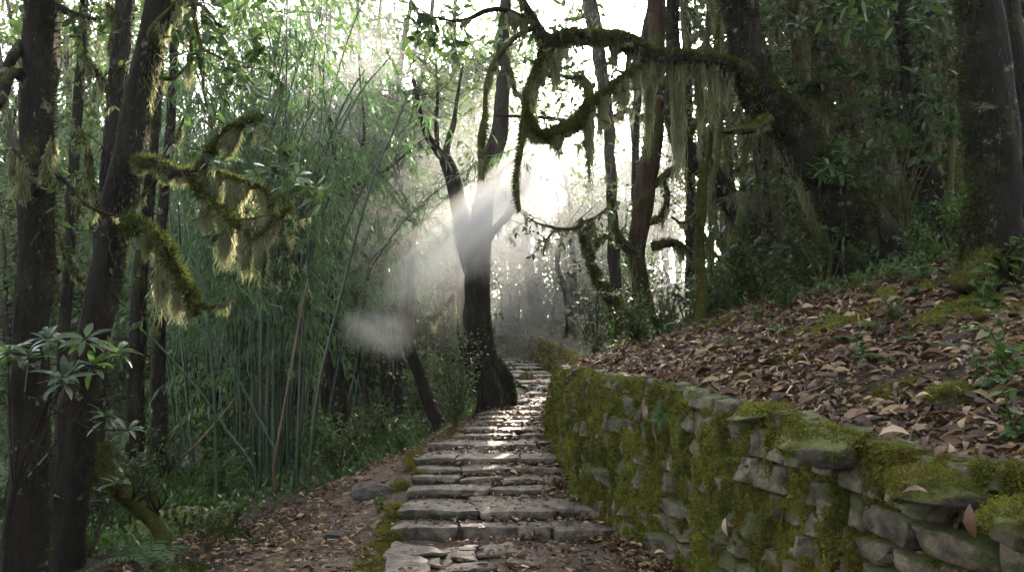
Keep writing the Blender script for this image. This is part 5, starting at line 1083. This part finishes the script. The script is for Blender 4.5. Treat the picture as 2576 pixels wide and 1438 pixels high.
# bank
n = 46000; y = 2.2 + 11.5 * R.random(n) ** 1.35; s = R.random(n) ** 1.25 * np.interp(y, [2, 5, 9, 13], [5.2, 4.6, 3.2, 1.6]); x = xw(y) + .02 + s
k = n2(x * .9, y * .9, 3, 97) > R.random(n) * .9 - np.interp(y, [3, 5, 9], [1.1, .85, .7]); x, y = x[k], y[k]; mb = litter(len(x), x, y, (.045, .15), 'litter', '', '')
n = 16000; y = 2.2 + 8 * R.random(n) ** 1.3; x = xw(y) + .02 + R.random(n) * np.interp(y, [2, 5, 9, 13], [5., 4.4, 3., 1.6]); a = R.random(n) * 6.28; leaves(mb, np.stack([x, y, ground(x, y) + .012 + .02 * R.random(n)], -1), np.stack([np.cos(a), np.sin(a), R.normal(0, .3, n)], -1), unit(R.normal(0, .4, (n, 3)) + [0, 0, 1]), R.uniform(.015, .06, n), R.uniform(.005, .014, n), .2, R.uniform(-.2, .3, n))
n = 4200; y = 2.4 + 10 * R.random(n) ** 1.3; x = xw(y) + .02 + R.random(n) * np.interp(y, [2, 5, 9, 13], [5., 4.4, 3., 1.6]); a = R.random(n) * 6.28; d = np.stack([np.cos(a), np.sin(a), R.normal(.12, .25, n)], -1)
leaves(mb, np.stack([x, y, ground(x, y) + .02 + .03 * R.random(n)], -1), d, unit(R.normal(0, .5, (n, 3)) + [0, 0, 1]), R.uniform(.06, .26, n), R.uniform(.0018, .004, n), .3, R.normal(0, .5, n), True)
tag(mb.build('leaf_litter', M['litter']), 'thick brown leaf litter covering the bank above the wall', 'leaf litter', kind='stuff')
# earth path and the strip along the wall
n = 14000; y = 3.2 + 9.5 * R.random(n) ** 1.3; L_ = np.interp(y, SY, SXL); x = L_ - R.random(n) ** .75 * np.interp(y, [4, 6.5, 9, 12], [2.5, 2.0, 1.2, .5]) + .05
k = n2(x * 1.3, y * 1.3, 3, 99) > R.random(n) * 1. - .55; x, y = x[k], y[k]; mb = litter(len(x), x, y, (.05, .11), '', '', '')
n = 3600; y = 3.4 + 9 * R.random(n) ** 1.2; rr = np.interp(y, SY, SXR); w0 = xw(y); x = w0 - .02 - R.random(n) ** 1.3 * np.maximum(w0 - rr + .2, .2); m2 = litter(n, x, y, (.05, .12), '', '', '', .02 + .03); mb.add(np.concatenate(m2.v), np.concatenate(m2.q))
n = 2600; y = R.uniform(4.2, 6.75, n); x = R.uniform(-.75, 1.2, n); k = n2(x * 2, y * 2, 2, 101) > R.random(n) - .6; x, y = x[k], y[k]; m2 = litter(len(x), x, y, (.04, .10), '', '', '', 0, .026 + R.random(len(x)) * .02 - .012); mb.add(np.concatenate(m2.v), np.concatenate(m2.q))
n = 16000; y = 3.4 + 9 * R.random(n) ** 1.25; lo = np.interp(y, SY, SXL) - np.interp(y, [4, 6.5, 9, 12], [2.2, 1.8, 1.1, .5]); x = lo + (xw(y) - lo) * R.random(n); k = n2(x * 2.2, y * 2.2, 3, 103) > R.random(n) * .9 - .6; x, y = x[k], y[k]; n = len(x)
inst = (x > np.interp(y, SY, SXL)) & (x < np.interp(y, SY, SXR)) & (y > 6.75); zi = STEPS[np.clip(np.searchsorted(STEPS[:, 0], y) - 1, 0, 22), 3] + .006; z = np.where(inst, zi, ground(x, y) + .012); z = np.where((y < 6.75) & inst, .022, z); a = R.random(n) * 6.28
leaves(mb, np.stack([x, y, z], -1), np.stack([np.cos(a), np.sin(a), R.normal(0, .25, n)], -1), unit(R.normal(0, .35, (n, 3)) + [0, 0, 1]), R.uniform(.012, .045, n), R.uniform(.004, .012, n), .2, R.uniform(-.2, .3, n))
# leaves caught on the treads
for i in range(18):
    d, xl, xr, z = STEPS[i]; dn = STEPS[i + 1, 0]; n = int(210 * (dn - d) + 26); u = R.random(n) ** .6; y = dn - .02 - (dn - d) * .75 * R.random(n) ** 1.5; x = xl + .05 + (xr - xl) * u; m2 = litter(n, x, y, (.04, .10), '', '', '', 0, z + .018 + R.random(n) * .012); mb.add(np.concatenate(m2.v), np.concatenate(m2.q))
tag(mb.build('leaf_litter', M['litter']), 'scattered dry brown leaves on the earth path and steps', 'leaf litter', kind='stuff')
BIG = [(2210, 1095, 3.45, .20, 'pale long fallen leaf lying over the bank edge'), (2440, 1265, 2.95, .2, 'dark purple curled leaf hanging over the wall top'),
       (2340, 1245, 3.1, .17, 'greyish broad leaf beside the bright green boulder'), (2080, 890, 5.2, .16, 'orange brown curled leaf on the leaf bank below the seedlings'),
       (1825, 1300, 4.25, .15, 'pale narrow leaf hanging on the wall face stones'), (1645, 1390, 5.3, .12, 'yellow leaf on the ground at the foot of the wall'), (2345, 1000, 3.9, .14, 'round pale tan leaf on the leaf bank'), (2150, 1045, 4.0, .15, 'russet leaf lying beside the flat capping boulder')]
for x, y, d, l, lab in BIG:
    mb = MB(); p = P(x, y, d); a = R.random() * 6.28; hangs = 'wall face' in lab or 'hanging' in lab
    dd = np.array([[.1, -.05, -1]]) if hangs else np.array([[math.cos(a), math.sin(a), .1]]); up = np.array([[-.7, -.7, .2]]) if hangs else np.array([[-.2, -.5, 1.]])
    if 'upright' in lab: dd = np.array([[.3, 0, 1.]]); up = np.array([[0, -1, .2]])
    l *= .62; leaves(mb, p[None], dd, up, l, l * .17, .5, .55, True); ob = mb.build('fallen_leaf', M['litter_pale' if ('pale' in lab or 'tan' in lab or 'yellow' in lab) else 'litter'], origin=p); tag(ob, lab, 'leaf', 'big fallen leaves')
# bare dead twigs on the bank and path edge
for k in range(16):
    x, y = (R.uniform(2050, 2520), R.uniform(850, 1120)) if k < 11 else (R.uniform(420, 640), R.uniform(1330, 1420)); p = gp(x, y); a = R.random() * 6.28; l = R.uniform(.15, .4); m = MB(); q = [p + np.array([math.cos(a + i * .2) * l * i / 3, math.sin(a + i * .2) * l * i / 3, .03 + .02 * R.random() + .04 * i * R.random()]) for i in range(4)]
    tube(m, [[*v, .006 - .001 * i] for i, v in enumerate(q)], .04, 6, .3, .1); tag(m.build('dead_twig', M['twig'], origin=p), 'bare dead twig lying in the leaf litter of the bank' if k < 11 else 'bare dead twig on the ground below the root mound', 'twig', 'dead twigs on the bank' if k < 11 else 'dead twigs by the root mound')

# ------------------------------------------------------------------ light, sky, air
SUN_AZ, SUN_EL = math.radians(17), math.radians(24)
sd_ = Vector((math.sin(SUN_AZ) * math.cos(SUN_EL), math.cos(SUN_AZ) * math.cos(SUN_EL), math.sin(SUN_EL)))
sl = bpy.data.lights.new('sun', 'SUN'); sl.energy = 4.5; sl.angle = math.radians(.6); sl.color = (1., .89, .74)
so = bpy.data.objects.new('sun', sl); COL.objects.link(so); so.rotation_euler = sd_.to_track_quat('Z', 'Y').to_euler(); so.location = sd_ * 60
w = bpy.data.worlds.new('World'); sc.world = w; w.use_nodes = True; nt = w.node_tree
bgn = nt.nodes['Background']; sky = nt.nodes.new('ShaderNodeTexSky'); sky.sky_type = 'NISHITA'; sky.sun_disc = False; sky.sun_elevation = SUN_EL; sky.sun_rotation = SUN_AZ
sky.dust_density = 4; sky.air_density = 1.2
hs = nt.nodes.new('ShaderNodeHueSaturation'); hs.inputs['Saturation'].default_value = .42; nt.links.new(sky.outputs[0], hs.inputs['Color']); nt.links.new(hs.outputs[0], bgn.inputs[0]); bgn.inputs[1].default_value = .15
def vol_mat(name, dens, aniso, shaped=None, col=(.93, .95, .97)):
    m, nt = newmat(name); v = N(nt, 'ShaderNodeVolumePrincipled'); v.inputs['Color'].default_value = (*col, 1); v.inputs['Anisotropy'].default_value = aniso; v.inputs['Density'].default_value = dens
    o = nt.nodes.new('ShaderNodeOutputMaterial'); nt.links.new(v.outputs[0], o.inputs['Volume'])
    if shaped: nt.links.new(shaped(nt, dens), v.inputs['Density'])
    return m
def boxmesh(name, lo, hi, mat):
    x0, y0, z0 = lo; x1, y1, z1 = hi; v = [(x0, y0, z0), (x1, y0, z0), (x1, y1, z0), (x0, y1, z0), (x0, y0, z1), (x1, y0, z1), (x1, y1, z1), (x0, y1, z1)]
    return MB().add(v, [[0, 3, 2, 1], [4, 5, 6, 7], [0, 1, 5, 4], [1, 2, 6, 5], [2, 3, 7, 6], [3, 0, 4, 7]]).build(name, mat, smooth=False)
zz = [(o.matrix_world @ Vector(c)).z for o in COL.objects if o.type == 'MESH' for c in o.bound_box]
dg_lo = float(Z.min()) - 1.2
hz = boxmesh('haze', (-72, -12, dg_lo), (72, 96, 30), vol_mat('haze air', .0009, .55)); tag(hz, 'pale morning haze filling the wood', 'haze', kind='stuff')
# light beams shaped as dense mist along the sun, plus mist banks and puff
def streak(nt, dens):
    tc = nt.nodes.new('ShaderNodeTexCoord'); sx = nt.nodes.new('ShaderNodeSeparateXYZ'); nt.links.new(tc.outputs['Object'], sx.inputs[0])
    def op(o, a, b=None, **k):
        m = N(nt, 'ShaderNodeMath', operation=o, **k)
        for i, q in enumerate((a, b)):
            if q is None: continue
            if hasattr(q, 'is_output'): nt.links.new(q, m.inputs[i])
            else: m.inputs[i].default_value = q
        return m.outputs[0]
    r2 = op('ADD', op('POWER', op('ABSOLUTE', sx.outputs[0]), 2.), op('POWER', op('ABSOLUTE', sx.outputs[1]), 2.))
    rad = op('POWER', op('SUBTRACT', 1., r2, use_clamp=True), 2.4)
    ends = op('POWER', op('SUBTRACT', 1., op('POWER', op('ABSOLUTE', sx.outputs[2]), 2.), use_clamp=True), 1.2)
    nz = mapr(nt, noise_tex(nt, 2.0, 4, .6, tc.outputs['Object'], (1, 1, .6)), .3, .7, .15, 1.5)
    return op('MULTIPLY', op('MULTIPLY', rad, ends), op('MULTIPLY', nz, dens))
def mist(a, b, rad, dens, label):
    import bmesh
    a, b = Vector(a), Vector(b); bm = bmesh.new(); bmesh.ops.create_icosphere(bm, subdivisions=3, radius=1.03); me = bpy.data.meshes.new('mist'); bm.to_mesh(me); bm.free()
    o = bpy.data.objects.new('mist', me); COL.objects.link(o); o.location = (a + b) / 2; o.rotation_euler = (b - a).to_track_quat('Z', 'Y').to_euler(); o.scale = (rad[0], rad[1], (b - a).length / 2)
    me.materials.append(vol_mat('mist and light beam', dens, .5, streak, (.97, .96, .95))); tag(o, label, 'mist', kind='stuff')
def shaft(p0, d0, ln, rad, dens, label):
    e = Vector(P(*p0, d0)); mist(e + sd_ * ln * .5, e - sd_ * ln * .5, rad, dens, label)
for dx, dy, d, ln, r, k, lab in [(940, 798, 7.0, 8.3, .36, .75, 'broad soft light beam shaped as mist crossing the big trunk fork'), (978, 775, 7.3, 7.6, .17, 1.3, 'bright narrow core of the broad light beam shaped as mist'), (950, 725, 7.4, 7.0, .14, 1.0, 'thin faint light beam shaped as mist above the broad one'),
                                 (1200, 705, 10.8, 5.2, .28, .8, 'shorter light beam shaped as mist just beyond the broad one'), (1255, 700, 11.6, 4.8, .15, .9, 'thin light beam shaped as mist, lowest of all, right of the big trunk')]:
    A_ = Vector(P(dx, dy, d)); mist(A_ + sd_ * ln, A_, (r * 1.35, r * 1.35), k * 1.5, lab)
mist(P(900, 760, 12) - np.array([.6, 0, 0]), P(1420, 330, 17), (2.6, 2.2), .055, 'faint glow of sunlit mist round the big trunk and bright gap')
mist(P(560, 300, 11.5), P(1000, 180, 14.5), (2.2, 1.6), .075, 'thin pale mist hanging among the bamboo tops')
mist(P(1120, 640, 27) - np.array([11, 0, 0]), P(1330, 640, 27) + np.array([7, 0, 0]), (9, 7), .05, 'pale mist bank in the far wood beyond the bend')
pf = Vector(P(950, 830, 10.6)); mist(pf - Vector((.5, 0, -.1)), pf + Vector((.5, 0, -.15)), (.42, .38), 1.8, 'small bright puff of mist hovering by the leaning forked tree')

# ------------------------------------------------------------------ render settings
c = sc.cycles; c.max_bounces = 5; c.diffuse_bounces = 2; c.glossy_bounces = 2; c.transmission_bounces = 3; c.transparent_max_bounces = 4; c.volume_bounces = 1
c.use_denoising = True; c.use_adaptive_sampling = True; c.adaptive_threshold = .02; c.volume_step_rate = 2.; c.volume_max_steps = 64
try: c.denoiser = 'OPENIMAGEDENOISE'
except Exception: pass
sc.view_settings.view_transform = 'Standard'; sc.view_settings.look = 'None'; sc.view_settings.gamma = 1; sc.view_settings.exposure = 2.75
